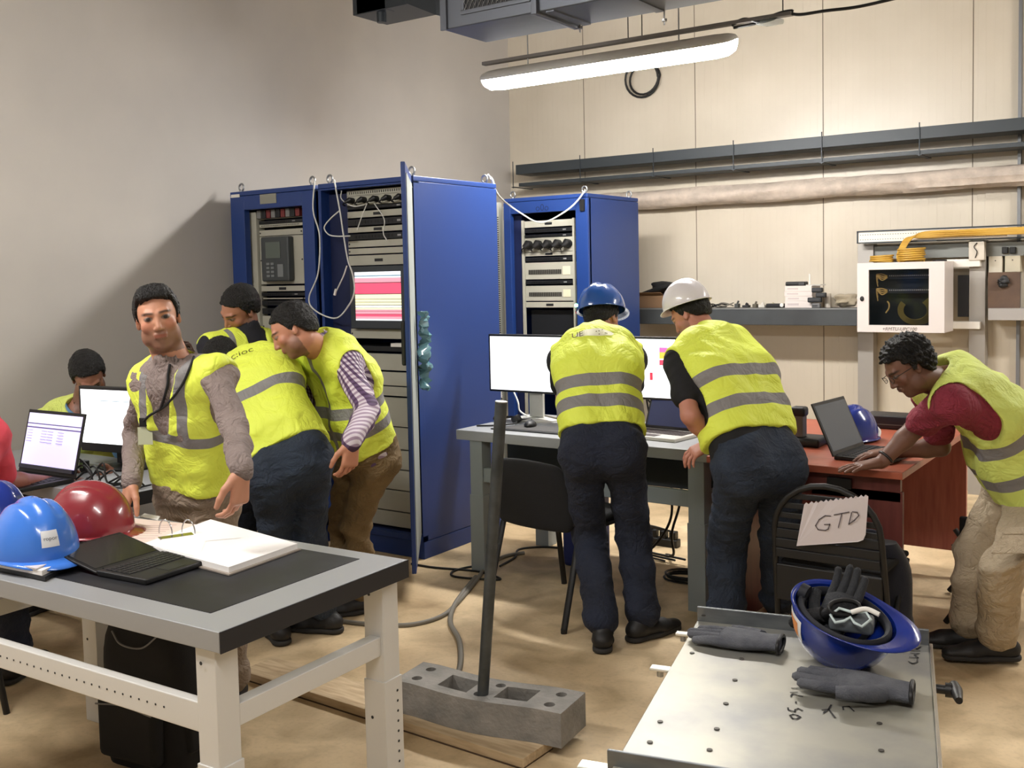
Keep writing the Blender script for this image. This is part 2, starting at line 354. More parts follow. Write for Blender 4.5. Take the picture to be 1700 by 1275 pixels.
def relay():
    Y = 4.45; a, b = xx(443, 430, Y), xx(489, 430, Y); z1, z0 = zz(465, 393, Y), zz(465, 467, Y)
    G = mat('relay grey', (62, 66, 68), .5); G2 = mat('relay light grey', (118, 122, 124), .5); SCN = mat('relay display', (90, 98, 92), .3)
    p = MB().box(a, b, Y-.05, Y, z0, z1).obj('protection_relay', G, A1, .012, seg=3)
    w = b-a; h = z1-z0
    MB().box(a+w*.2, a+w*.72, Y-.053, Y-.05, z0+h*.52, z1-h*.12).obj('display', SCN, p)
    m = MB()
    for i in range(2):
        for j in range(4): m.box(a+w*(.22+.16*i), a+w*(.33+.16*i), Y-.055, Y-.05, z0+h*(.1+.09*j), z0+h*(.15+.09*j))
    m.obj('keypad', G2, p)
    MB().box(a+w*.62, a+w*.82, Y-.055, Y-.05, z0+h*.1, z0+h*.38).obj('label', G2, p)
relay()
A2 = rack(-4.335, -3.62, Y1, 5.15, 'blue cabinet with an open door and a lit red and yellow screen', xx(535, 400, Y1), xx(689, 400, Y1), zz(620, 309, Y1), .13)
x0, x1 = xx(578, 400, 4.43), xx(680, 400, 4.43)
MB().box(xx(537, 400, 4.43), x0-.005, 4.44, 4.46, .13, 2.05).obj('filler_panel', BLUED, A2)
panels(A2, [('V', 312, 321), ('P', 321, 338), ('D', 338, 345), ('N', 347, 359), ('D', 360, 373), ('N', 374, 384), ('D', 385, 397), ('L', 397, 409), ('L', 410, 421), ('N', 422, 440), ('L', 546, 563), ('S', 565, 584), ('L', 587, 615), ('L', 617, 640), ('L', 641, 657), ('L', 659, 707), ('L', 708, 744), ('L', 745, 777), ('L', 778, 811), ('L', 812, 846), ('L', 847, 872)], x0, x1, 4.43, 640)
m = MB()
for i in range(60):
    z = .16+i*.031
    m.box(x1+.004, x1+.022, 4.425, 4.43, z, z+.012)
m.obj('mounting_rail', mat('rail light', (150, 152, 148), .4, .4), A2); MB().box(x1+.002, x1+.026, 4.43, 4.45, .13, 2.05).obj('mounting_rail', DPAN, A2)
# touch panel with event list
def touch():
    Y = 4.40; a, b = xx(583, 500, Y), xx(681, 500, Y); z1, z0 = zz(640, 441, Y), zz(640, 546, Y)
    p = MB().box(a, b, Y-.01, Y+.05, z0, z1).obj('touch_screen', mat('monitor bezel slate', (52, 58, 64), .5), A2, .006)
    a, b = xx(592, 490, Y), xx(668, 490, Y); z1, z0 = zz(630, 451, Y), zz(630, 532, Y); h = z1-z0
    seq = [('w', .07), ('b', .02), ('w', .03), ('p', .09), ('k', .015), ('r', .21), ('k', .015), ('y', .09), ('k', .01), ('y', .05), ('k', .01), ('y', .05), ('k', .012), ('w', .04), ('k', .008), ('y', .03), ('p', .03), ('k', .008), ('p', .05), ('k', .008), ('r', .045), ('p', .05), ('w', .03)]
    C = dict(w=(235, 240, 245), b=(90, 130, 150), p=(238, 150, 165), k=(60, 50, 60), r=(232, 82, 112), y=(240, 236, 190))
    tot = sum(v for _, v in seq); z = z1; M_ = {}
    for k, v in seq:
        M_.setdefault(k, MB()).box(a, b, Y-.0115, Y-.01, z-h*v/tot, z); z -= h*v/tot
    sc = MB(); ms = []
    for i, (k, mb) in enumerate(M_.items()):
        ms.append(mat('screen colour '+k, C[k], .3, emit=.9)); sc.cur = i; sc.add(mb.v, mb.f)
    sc.obj('screen', ms, p)
touch()
# open door of A2, hinged on the right, seen nearly edge on
hx, hy = -3.618, 4.352; ex, ey = hx+.405, hy-.53
d = np.array([ex-hx, ey-hy, 0]); L_ = np.linalg.norm(d); d /= L_; nrm = np.array([d[1], -d[0], 0])
e0 = at(706, 700, 'X', -3.3)
door = MB().obox((hx, hy, .12), d*L_, nrm*.022, (0, 0, 1.99)).obj('cabinet_door', BLUE, A2, .004)
MB().obox(np.array((hx, hy, .16))+d*.03-nrm*.004, d*(L_-.06), nrm*.004, (0, 0, 1.9)).obj('door_gasket', mat('gasket grey', (150, 155, 150), .7), door)
c = np.array((hx, hy, 1.13))+d*(L_*.82)+nrm*.022
MB().obox(c, d*.03, nrm*.025, (0, 0, .22)).obj('door_handle', BLACK, door, .008)
# crumpled plastic film hanging from the door
def film():
    vs = []; fs = []; nx, nz = 8, 26; o = np.array((hx, hy, 1.38))+d*.14-nrm*.01
    r = np.random.RandomState(3)
    for j in range(nz+1):
        w = .05+.035*math.sin(j*.5)+.02*r.rand()
        for i in range(nx+1):
            vs.append(o+d*(i/nx-.5)*w*2.2-nrm*(.02+.045*r.rand()+.02*math.sin(i+j*.7))+np.array([0, 0, -j*.016]))
    for j in range(nz):
        for i in range(nx): q = j*(nx+1)+i; fs.append((q, q+1, q+nx+2, q+nx+1))
    m = MB(); m.add(vs, fs); o_ = m.obj('protective_film', mat('teal plastic film', (96, 140, 150), .18, alpha=.75, spec=.8), door, smooth=True)
    s = o_.modifiers.new('s', 'SOLIDIFY'); s.thickness = .0006
film()
B = rack(-4.30, -3.60, 6.2, 6.95, 'shorter looking blue cabinet standing further back, behind the two monitors', xx(848, 400, 6.2), xx(956, 400, 6.2), zz(905, 352, 6.2), .13)
x0, x1 = xx(871, 400, 6.26), xx(952, 400, 6.26)
panels(B, [('N', 365, 377), ('D', 378, 386), ('D', 388, 394), ('P', 394, 418), ('N', 418, 425), ('D', 426, 434), ('T', 435, 464), ('D', 465, 472), ('T', 474, 500), ('N', 501, 511)], x0, x1, 6.26, 910)
MB().box(x0-.02, x0-.004, 6.25, 6.27, .13, 1.95).obj('mounting_rail', LGREY, B)
MB().box(xx(851, 400, 6.26), x0-.022, 6.262, 6.28, .13, 1.99).obj('filler_panel', BLUED, B)
MB().box(x1-.003, x1+.012, 6.25, 6.27, .13, 1.95).obj('mounting_rail', LGREY, B)
MB().box(x0+.02, x1-.005, 6.3, 6.55, .9, zz(910, 515, 6.3)).obj('open_bay_shade', DPAN, B)  # dark box standing in for the shade inside the cabinet's open bay
q = at(957, 507, 'Y', 6.18)
MB().lathe([(0, -.012), (.011, -.01), (.012, 0), (.012, .004)], q+np.array([0, -.004, 0]), rot('X', PI/2), 12).obj('indicator_lamp', mat('green lit lamp', (150, 255, 215), .3, emit=6), B, smooth=True)
MB().lathe([(0, -.012), (.009, -.01), (.01, 0)], at(957, 518, 'Y', 6.19), rot('X', PI/2), 12).obj('indicator_lamp', mat('red push button', (170, 60, 60), .4), B, smooth=True)
MB().box(xx(964, 338, 6.2), xx(971, 338, 6.2), 6.185, 6.2, zz(967, 350, 6.2), zz(967, 331, 6.2)).obj('hinge', BLACK, B)
text_into(MB(), 'o0o', at(900, 345, 'Y', 6.199), (1, 0, 0), (0, 0, 1), .07).obj('embossed_mark', mat('dark blue emboss', (14, 30, 70), .4), B)
# slotted cable ducts between the cabinets
for i, (xa, xb) in enumerate(((824.5, 829), (835, 839.5))):
    a, b = xx(xa, 400, 6.3), xx(xb, 400, 6.3); zt = zz(827, 336+i*8, 6.3); m = MB()
    m.box(a, b, 6.3, 6.34, 0, zt); o = m.obj('cable_duct', mat('duct grey-white', (196, 198, 188), .5)); tag(o, 'slotted white cable duct standing upright between the blue cabinets, %s one' % ('left' if i == 0 else 'right'), 'cable duct', 'upright slotted cable ducts'); s = MB()
    for k in range(100 if i == 0 else 0): s.box(a+.003, b-.003, 6.298, 6.3, .4+k*.016, .407+k*.016)
    if i == 0: s.obj('duct_slots', LINE, o)
# loose white network cables
def pc(pts, Y): return [at(x, y, 'Y', Y) for x, y in pts]
z5 = lambda L_: [(360+x/4.25, 260+y/4.25) for x, y in L_]
cable('network_cable', pc(z5([(690, 172), (680, 380), (725, 560), (715, 820), (650, 1000), (700, 1090), (840, 1140), (930, 1050), (970, 950), (958, 830), (925, 730), (895, 560), (868, 380), (828, 165)]), 4.33), .0045, CABLEW, 'white cable looping down the front of the two left blue cabinets', group='loose white cables')
cable('network_cable', pc(z5([(868, 380), (800, 440), (758, 500), (790, 550), (850, 562), (940, 560)]), 4.335), .004, CABLEW, 'white cable curving left out of the screen cabinet', group='loose white cables')
o = cable('network_cable', pc(z5([(918, 770), (890, 850), (835, 965)]), 4.34), .004, CABLEW, 'short white cable end with plug dangling beside the touch screen', group='loose white cables')
MB().cyl(at(558, 480, 'Y', 4.34), at(555.5, 490, 'Y', 4.34), .008).obj('plug', WHITE, o)
for i, P_ in enumerate(([(1060, 330), (1020, 430), (990, 520)], [(1110, 330), (1180, 440), (1175, 540), (1200, 590)], [(880, 240), (880, 300), (960, 350), (1040, 340)], [(1320, 200), (1345, 500), (1350, 900)])):
    cable('patch_cable', pc(z5(P_), 4.39), .003, CABLEW, None, parent=A2)
cable('network_cable', [at(815, 296, 'Y', 5.1), at(826, 322, 'Y', 5.3), at(842, 338, 'Y', 6.0), at(868, 356, 'Y', 6.1), at(890, 368, 'Y', 6.12), at(910, 367, 'Y', 6.12), at(940, 350, 'Y', 6.14), at(958, 334, 'Y', 6.17), at(972, 315, 'Y', 6.18)], .006, CABLEW, 'white cable drooping across the front top of the rear blue cabinet', group='loose white cables')
cable('network_cable', [at(810, 290, 'Y', 5.1), at(819, 302, 'Y', 5.16), at(822, 330, 'Y', 5.17), at(823, 400, 'Y', 5.17), at(820, 500, 'Y', 5.17), at(824, 560, 'Y', 5.17), at(829, 610, 'Y', 5.17), at(832, 660, 'Y', 5.17)], .006, CABLEW, 'white cable hanging down the back edge of the screen cabinet', group='loose white cables')
# ------------------------------------------------------------------ ceiling gear
DUCTM = mat('duct galvanised', (96, 100, 108), .4, .6, bump=.03, bscale=12)
zb = 2.70; yd = None
for y in np.linspace(4, 5.4, 141):
    if at(735, 50, 'Y', y)[2] <= zb: yd = y
c0 = at(735, 50, 'Z', zb); c1 = at(800, 72, 'Z', zb)
du = thing('air_duct', 'grey metal air duct with a mesh grille under the ceiling', 'duct', (c0[0]+1, c0[1]+.3, zb))
X0, Yd0, Yd1 = c0[0], c0[1], c1[1]
MB().box(X0, X0+1.75, Yd0, Yd1, zb, zb+.45).obj('duct_body', DUCTM, du, .006)
MB().box(X0-.004, X0+.03, Yd0-.012, Yd0, zb-.004, zb+.46).obj('corner_flange', DUCTM, du)
MB().box(X0+.5, X0+.53, Yd0-.02, Yd1+.01, zb-.012, zb+.46).obj('joint_flange', DUCTM, du, .003)
m = MB(); gx0, gx1 = X0+.13, X0+.48; gz0 = zb+.07
m.box(gx0-.02, gx1+.01, Yd0-.008, Yd0, gz0-.02, gz0); m.box(gx0-.02, gx0, Yd0-.008, Yd0, gz0, zb+.44); m.box(gx1, gx1+.01, Yd0-.008, Yd0, gz0, zb+.44)
m.obj('grille_frame', DUCTM, du, .002)
MB().box(gx0, gx1, Yd0-.002, Yd0-.001, gz0, zb+.44).obj('grille_back', DPAN, du)
m = MB()
for k in range(-12, 16):
    for s in (1, -1):
        P_ = []
        for q in range(2):
            pass
for k in range(9): z = gz0+.005+k*.042; m.ring([(gx0+(gx1-gx0)*i/28, Yd0-.006, z+.012*((i % 2)*2-1)) for i in range(29)], .0022, 5)
for k in range(9): z = gz0+.026+k*.042; m.ring([(gx0+(gx1-gx0)*i/28, Yd0-.006, z-.012*((i % 2)*2-1)) for i in range(29)], .0022, 5)
m.obj('wire_mesh', mat('mesh wire', (150, 152, 155), .4, .7), du, smooth=True)
for k in range(3): MB().box(X0+.56+.37*k, X0+.6+.37*k, Yd0+.01, Yd1-.01, zb-.006, zb).obj('stiffener', DUCTM, du)
MB().obox((X0+1.12, Yd0-.05, zb+.25), (.3, .25, -.28), (.05, -.02, 0), (0, 0, .04)).obj('support_angle', DUCTM, du)
for p in ((963, 48), (1103, 36)):
    a = at(p[0], p[1], 'Y', Yd1-.02)
    MB().cyl((a[0], a[1], a[2]-.015), (a[0], a[1], zb+.02), .004, seg=8).lathe([(0, 0), (.013, 0), (.013, .012), (0, .012)], a, None, 6).obj('suspension_nut', CHROME, du)
for o_ in [o for o in du.children]: pass
for s in (.2, 1.6): MB().cyl((X0+s, (Yd0+Yd1)/2, zb+.44), (X0+s, (Yd0+Yd1)/2, ZC), .005).obj('hanging_rod', STEEL, du)
# dark structural piece near the left of the duct
bt = thing('cable_tray', 'dark grey cable tray pieces hanging above the left wall, left of the air duct', 'cable tray', at(640, 0, 'Y', 4.6))
p0 = at(585, 2, 'Y', 4.6); p1 = at(720, -18, 'Y', 4.6)
MB().box(p0[0], p1[0]+.35, 4.6, 4.9, zz(650, 12, 4.6), zz(650, 12, 4.6)+.18).obj('tray_body', DSTEEL, bt, .003)
a = at(628, 36, 'Y', 4.62); MB().cyl((a[0], 4.65, a[2]), (a[0], 4.65, a[2]+.12), .028).obj('hanging_rod', DSTEEL, bt, smooth=True)
MB().box(xx(592, 24, 4.6), xx(640, 18, 4.6), 4.6, 4.68, zz(592, 25, 4.6), zz(592, 25, 4.6)+.12).obj('bracket', DSTEEL, bt, .003)
a = at(682, 8, 'Y', 4.6); b = at(733, 28, 'Y', 4.6)
MB().obox((a[0], 4.55, a[2]), (b[0]-a[0], 0, b[2]-a[2]), (0, .1, 0), (0, 0, .12)).obj('sloping_strut', DSTEEL, bt, .003)
MB().cyl((p0[0]+.2, 4.75, p0[2]+.1), (p0[0]+.2, 4.75, ZC), .006).obj('hanging_rod', STEEL, bt)
# conduit carrying the lamp
Yl = 5.2
a = at(803, 112, 'Y', Yl); b = at(1315, 17, 'Y', Yl)
cr = thing('conduit_rail', 'thin grey conduit rail running above the lit tube lamp', 'rail', a)
MB().box(a[0], b[0], Yl-.02, Yl+.02, (a[2]+b[2])/2-.008, (a[2]+b[2])/2+.012).obj('rail', mat('rail grey', (120, 116, 112), .5, .4), cr, .002)
for xp, y in ((1043, 30), (1066, 25), (1300, 15)):
    q = at(xp, 70, 'Y', Yl); MB().cyl((q[0], Yl, (a[2]+b[2])/2), (q[0], Yl, ZC), .003).obj('hanging_wire', CABLEB, cr)
cable('lamp_cable', pc([(1218, 46), (1250, 40), (1262, 36), (1280, 27), (1300, 20), (1315, 18), (1313, 22), (1330, 24), (1370, 18), (1420, 12), (1475, 0), (1530, -14), (1600, -34)], Yl), .008, CABLEB, 'black cable feeding the tube lamp, running off to the upper right')
o = cable('lamp_cable', pc([(1215, 42), (1235, 32), (1262, 36), (1285, 30), (1292, 22)], Yl-.01), .009, CABLEB, None, parent=cr)
MB().ring(pc([(1256, 38), (1275, 34), (1300, 36)], Yl), [.012, .03, .012], 8).obj('cable_connector', mat('clear wrap', (150, 158, 155), .3, alpha=.4), cr, smooth=True)
def loop():
    c = at(1063, 130, 'Y', YB-.09); P_ = []
    for q in np.linspace(0, 4*PI, 50):
        r = .135+.012*math.sin(q*.5); P_.append((c[0]+r*math.cos(q)+.012*(q > 2*PI), YB-.05-.02*math.sin(q*.7), c[2]+r*1.0*math.sin(q)))
    o = MB().ring(P_, .009, 8).obj('cable_coil', CABLEB, None, smooth=True); tag(o, 'loop of black cable hanging on the wall just below the lamp', 'cable coil')
loop()
# ------------------------------------------------------------------ back wall services
def wallbar(name, px0, px1, yt, yb, depth, m, label, x_end=3.0, cat='cable tray'):
    Y = YB-depth; a = at(px0, (yt+yb)/2, 'Y', Y); z1, z0 = zz(px0, yt, Y), zz(px0, yb, Y)
    t = thing(name, label, cat, (a[0], Y, z0))
    MB().box(a[0], x_end, Y, YB-.05, z0, z1).obj('tray_channel', m, t, .003)
    return t, a[0], z0, z1
t, xa, z0, z1 = wallbar('cable_tray', 856, 1700, 274, 290, .28, mat('dark tray paint', (52, 58, 62), .5, .2), 'upper of the two long dark trays on the back wall')
zt2 = z1
t2, xa2, z02, z12 = wallbar('cable_tray', 861, 1700, 304, 310, .28, mat('dark tray paint', (52, 58, 62), .5, .2), 'lower and thinner of the two long dark trays on the back wall')
for i in range(9):
    x = -5.0+i*.66
    MB().cyl((x, YB-.286, z02-.01), (x, YB-.286, z1+.03), .004, seg=6).obj('threaded_rod', DSTEEL, t)
    MB().box(x-.015, x+.015, YB-.29, YB, z02-.004, z02+.002).obj('wall_bracket', DSTEEL, t2)
# wrapped pipe
def pipe():
    Y = YB-.1; zc = (zz(1057, 319, Y)+zz(1057, 347, Y))/2; R_ = (zz(1057, 319, Y)-zz(1057, 347, Y))/2; r = np.random.RandomState(2)
    n = 190; seg = 20; vs = []; fs = []; xs = np.linspace(-4.9, 3.1, n); no = np.cumsum(r.randn(n, seg)*.0012, 0)
    for i, x in enumerate(xs):
        for k in range(seg):
            a = 2*PI*k/seg; rr = R_+no[i, k]*.5+.004*math.sin(x*7+k)+.004*r.rand()
            vs.append((x, Y+rr*math.cos(a)*1.1, zc+rr*math.sin(a)))
    for i in range(n-1):
        for k in range(seg): fs.append((i*seg+k, i*seg+(k+1) % seg, (i+1)*seg+(k+1) % seg, (i+1)*seg+k))
    o = MB().add(vs, fs).obj('insulated_pipe', mat('pipe wrap pinkish grey', (196, 182, 168), .75, bump=.5, bscale=45, col2=(172, 160, 148), vscale=14), None, smooth=True)
    tag(o, 'long pinkish insulated pipe running along the back wall under the dark trays', 'pipe')
pipe()
# large dark floor-standing trunking used as a shelf
Ysh = YB-.38
zsh = zz(1300, 513, Ysh); zsl = zz(1300, 540, Ysh)
t = thing('wall_trunking', 'dark grey steel trunking along the back wall, used as a shelf', 'shelf', (-3, Ysh, zsl))
MB().box(-3.95, xx(1423, 520, Ysh), Ysh, YB-.01, zsl, zsh).obj('trunking_body', mat('trunking grey', (72, 76, 78), .5, .2, col2=(58, 60, 62), vscale=3), t, .004)
MB().box(-3.95, xx(1423, 520, Ysh), Ysh-.004, Ysh+.012, zsh-.004, zsh+.006).obj('trunking_lip', mat('lip grey', (130, 132, 132), .4, .4), t)
ZS = zsh+.006
t = thing('wall_trunking', 'pale grey trunking ledge on the back wall right of the mounting frame', 'shelf', (-1, Ysh, zsl))
MB().box(xx(1640, 520, YB-.2), 2.8, YB-.2, YB-.01, zz(1660, 532, YB-.2), zz(1660, 512, YB-.2)).obj('trunking_body', mat('pale trunking', (160, 156, 152), .5), t, .004)
def onshelf(px, dy=.1): return xx(px, 512, Ysh+dy)
# items on the shelf
xa, xb = onshelf(1062), onshelf(1106)
t = thing('cardboard_box', 'brown cardboard box on the wall shelf next to the rear blue cabinet', 'box', ((xa+xb)/2, Ysh+.15, ZS))
MB().box(xa, xb, Ysh+.05, Ysh+.3, ZS, ZS+.1).obj('box_body', mat('cardboard', (120, 92, 66), .85), t, .003)
MB().obox((xa, Ysh+.05, ZS+.1), ((xb-xa), 0, 0), (0, -.04, .02), (0, 0, .003)).obj('box_flap', mat('cardboard', (120, 92, 66), .85), t)
def blob(name, c, r, m, label, cat, seed=1, sc=(1, 1, 1), amp=.25, parent=None, n=20):
    R_ = np.random.RandomState(seed); vs = []; fs = []; A_ = R_.randn(6, 3)*2.2; ph = R_.rand(6)*6
    for i in range(n+1):
        th = PI*i/n
        for k in range(n*2):
            a = PI*k/n; v = np.array([math.sin(th)*math.cos(a), math.sin(th)*math.sin(a), math.cos(th)])
            q = 1+amp*sum(math.sin(A_[j]@v*1.8+ph[j]) for j in range(6))/3; vs.append(np.array(c)+v*q*r*np.array(sc))
    for i in range(n):
        for k in range(n*2): fs.append((i*2*n+k, i*2*n+(k+1) % (2*n), (i+1)*2*n+(k+1) % (2*n), (i+1)*2*n+k))
    zmin = parent is None
    o = MB().add(vs, fs).obj(name, m, parent, smooth=True)
    if parent is None: tag(o, label, cat)
    return o
blob('tool_bag', ((xa+xb)/2+.06, Ysh+.17, ZS+.155), .07, BLACKF, 'black bag heaped on the cardboard box on the wall shelf', 'bag', 4, (1.5, 1.2, .75), .35)
MB_ = MB().ring(curve([((xa+xb)/2-.12, Ysh+.15, ZS+.108), ((xa+xb)/2-.05, Ysh+.14, ZS+.13), ((xa+xb)/2+.02, Ysh+.14, ZS+.15)], 5), .012, 8)
tag(MB_.obj('strap', BLACKF, None, smooth=True), 'black strap trailing left from the bag on the wall shelf', 'strap')
# clutter: cable coils and small parts between helmet man and box stack
r = np.random.RandomState(11)
for i, px in enumerate((1192, 1204)):
    c = np.array([onshelf(px), Ysh+.12, ZS+.016+.0*i]); P_ = [c+np.array([.06*math.cos(q)*(1-.1*i), .045*math.sin(q), .012*math.sin(q*1.5+i)+.008*i]) for q in np.linspace(0, 4*PI, 36)]
    tag(MB().ring(P_, .004, 6).obj('cable_coil', CABLEG if i else CABLEB, None, smooth=True), 'small coil of %s cable on the wall shelf' % ('grey' if i else 'black'), 'cable coil')
for i, (px, w, h, col, lb) in enumerate(((1222, .03, .05, (70, 72, 70), 'small grey fitting on the wall shelf, nearest the cable coils'), (1237, .05, .03, (30, 30, 32), 'small black adapter on the wall shelf'), (1252, .03, .045, (90, 84, 70), 'small brownish part standing on the wall shelf'), (1264, .05, .035, (200, 196, 186), 'small pale plastic packet on the wall shelf'), (1281, .06, .03, (178, 170, 140), 'small yellowish packet on the wall shelf'))):
    x = onshelf(px); t = thing('small_part', lb, 'part', (x, Ysh+.12, ZS)); mm = mat('part %d' % i, col, .6)
    MB().box(x-w/2, x+w/2, Ysh+.1, Ysh+.15, ZS, ZS+h*.6).obj('base', mm, t, .004); MB().cyl((x, Ysh+.125, ZS+h*.6), (x+.01, Ysh+.125, ZS+h), w*.25).obj('knob', mm, t, smooth=True)
x = onshelf(1292); t = thing('power_strip', 'black power strip lying on the wall shelf left of the white boxes', 'power strip', (x, Ysh+.1, ZS))
MB().box(onshelf(1273), onshelf(1303), Ysh+.08, Ysh+.13, ZS, ZS+.03).obj('strip_body', BLACK, t, .005); MB().cyl((onshelf(1300), Ysh+.08, ZS+.02), (onshelf(1300), Ysh+.07, ZS+.02), .014).obj('socket', WHITE, t)
# stack of white cartons
xa, xb = onshelf(1306), onshelf(1352)
hs = [.05, .034, .034, .04]; z = ZS
for i, h in enumerate(hs):
    w = (xb-xa)*(1, .98, 1.0, .97)[i]; o = (0, .004, -.003, .0)[i]
    t = thing('white_carton', ['bottom', 'second lowest', 'second highest', 'topmost'][i]+' white carton of the stack on the wall shelf', 'box', (xa+w/2, Ysh+.15, z), 'white cartons stacked on the wall shelf')
    MB().box(xa+o, xa+o+w, Ysh+.06, Ysh+.26, z, z+h).obj('carton_body', mat('white card', (214, 204, 198), .7), t, .002)
    MB().box(xa+o+.02, xa+o+w*.5, Ysh+.059, Ysh+.06, z+h*.35, z+h*.65).obj('label', mat('carton print', (190, 178, 176), .7), t)
    z += h
t = thing('black_adapter', 'flat black adapter lying on top of the white carton stack', 'adapter', (xa+.06, Ysh+.1, z))
MB().box(xa+.0, xa+.145, Ysh+.07, Ysh+.15, z, z+.03).obj('adapter_body', BLACK, t, .008)
MB().box(xa+.1, xa+.14, Ysh+.069, Ysh+.07, z+.006, z+.024).obj('label', mat('dark label', (60, 60, 62), .5), t)
t = thing('clear_tray', 'clear plastic tray with a white rod on top of the white cartons', 'tray', (xb-.02, Ysh+.15, z))
MB().box(xa+.15, xb+.05, Ysh+.08, Ysh+.2, z, z+.008).obj('tray_base', mat('clear plastic', (225, 222, 215), .2, alpha=.6), t)
MB().cyl((xb-.04, Ysh+.12, z+.008), (xb-.04, Ysh+.12, z+.085), .006).obj('rod', WHITE, t)
for i, (za, w, dx) in enumerate(((0, .06, .0), (.04, .1, -.03), (.075, .07, .03), (.11, .075, 0))):
    t = thing('black_socket', ['lowest grey', 'wide black', 'slanted black', 'topmost black'][i]+' module piled against the right end of the white cartons', 'module', (xb+dx+.03, Ysh+.1, ZS+za), 'dark modules beside the white cartons')
    MB().box(xb+dx+.005, xb+dx+.005+w, Ysh+.02, Ysh+.055, ZS+za, ZS+za+.034).obj('module_body', DPAN if i else mat('mid grey module', (96, 96, 96), .5), t, .006)
    MB().box(xb+dx+.012, xb+dx+w-.01, Ysh+.018, Ysh+.02, ZS+za+.012, ZS+za+.022).obj('label', mat('dark label', (60, 60, 62), .5), t)
t = thing('white_roll', 'white upright roll right of the dark modules on the wall shelf', 'roll', (onshelf(1373), Ysh+.12, ZS))
MB().cyl((onshelf(1373), Ysh+.12, ZS), (onshelf(1373), Ysh+.12, ZS+.1), .022).obj('roll_body', mat('soft white', (214, 206, 194), .7), t, smooth=True)
blob('plastic_bag', (onshelf(1401), Ysh+.13, ZS+.048), .055, mat('cloudy plastic bag', (186, 174, 150), .3, alpha=.75, bump=.8, bscale=60), 'cloudy plastic bag of parts on the wall shelf beside the glass door cabinet', 'bag', 9, (1.5, 1.1, .85), .3)
# strut frame with network cabinet
Yf = YB-.12
GALV = mat('frame zinc grey', (168, 164, 158), .45, .35)
fr = thing('mounting_frame', 'grey steel strut frame on the back wall carrying the white network cabinet', 'frame', (-1.75, Yf, 0))
cx = [(1424, 1450), (1608, 1635)]
for a, b in cx: MB().box(xx(a, 600, Yf), xx(b, 600, Yf), Yf-.0, YB-.02, 0, zz(1440, 405, Yf)).obj('post', GALV, fr, .002)
for ya, yb in ((430, 443), (534, 546)): MB().box(xx(1555, 440, Yf-.06), xx(1627, 440, Yf-.06), Yf-.06, Yf-.005, zz(1600, yb, Yf-.06), zz(1600, ya, Yf-.06)).obj('crossbar', WHITE, fr, .002)
MB().box(xx(1450, 420, Yf), xx(1700, 420, Yf), Yf+.02, YB-.02, zz(1550, 428, Yf), zz(1550, 406, Yf)).obj('rear_rail', mat('mid grey steel', (130, 132, 128), .5, .3), fr)
MB().box(xx(1590, 480, Yf), xx(1608, 480, Yf), Yf, YB-.02, zz(1600, 526, Yf), zz(1600, 457, Yf)).obj('cable_slot', DPAN, fr)
q = MB().box(xx(1608, 420, Yf-.07), xx(1634, 420, Yf-.07), Yf-.07, Yf-.002, zz(1620, 432, Yf-.07), zz(1620, 401, Yf-.07)).obj('terminal_box', mat('off-white box', (206, 198, 184), .5), fr, .003)
MB().ring(curve([at(1622, 403, 'Y', Yf-.075), at(1617, 410, 'Y', Yf-.078), at(1622, 418, 'Y', Yf-.078), at(1619, 428, 'Y', Yf-.075)], 5), .003, 6).obj('wire', CABLEB, q, smooth=True)
# perforated tray on top
zt, zb_ = zz(1440, 384, Yf-.1), zz(1440, 404, Yf-.1); xa, xb = xx(1425, 390, Yf-.1), xx(1700, 380, Yf-.1)
tr = thing('perforated_tray', 'white perforated cable tray with yellow fibre cables, above the glass door cabinet', 'cable tray', (xa, Yf-.1, zb_))
MB().box(xa, xx(1672, 390, Yf-.1), Yf-.1, Yf-.095, zb_+.008, zt-.006).obj('tray_side', mat('tray white', (228, 222, 210), .4), tr)
m = MB(); m.box(xa-.006, xb+.6, Yf-.105, Yf-.09, zt-.006, zt+.004); m.box(xa-.006, xx(1560, 390, Yf), Yf-.105, Yf-.09, zb_, zb_+.008); m.box(xa-.01, xa, Yf-.105, Yf-.05, zb_, zt+.004); m.obj('tray_edge', DSTEEL, tr)
MB().box(xa, xb+.6, Yf-.09, YB-.02, zb_+.002, zb_+.008).obj('tray_base', DSTEEL, tr)
m = MB()
for i in range(50):
    for j in (.3, .7): x = xa+.012+i*.017; z = zb_+(zt-zb_)*j; m.box(x, x+.006, Yf-.102, Yf-.1, z-.002, z+.002)
m.obj('perforations', LINE, tr)
YEL = mat('yellow fibre cable', (206, 164, 62), .5, col2=(176, 132, 40), vscale=30, stretch=(.1, 1, 1))
fb = thing('fibre_cable_bundle', 'yellow fibre cables sweeping from the tray down onto the white network cabinet', 'cables', at(1510, 430, 'Y', Yf-.2))
Yk = Yf-.13
for i in range(7):
    o = (i-3)*.006; P_ = [at(1700, 383, 'Y', Yk)+np.array([.4, 0, o]), at(1660, 384, 'Y', Yk)+np.array([0, 0, o]), at(1590, 387, 'Y', Yk)+np.array([0, -.01*(i % 2), o]), at(1535, 390, 'Y', Yk)+np.array([0, 0, o]), at(1512, 395, 'Y', Yk)+np.array([o, -.02, 0]), at(1500, 408, 'Y', Yk-.05)+np.array([o, 0, 0]), at(1494, 425, 'Y', Yk-.08)+np.array([o, 0, 0]), at(1497, 435, 'Y', Yk-.1)+np.array([o, 0, 0])]
    MB().ring(curve(P_, 6), .006, 6).obj('fibre_cable', YEL, fb, smooth=True)
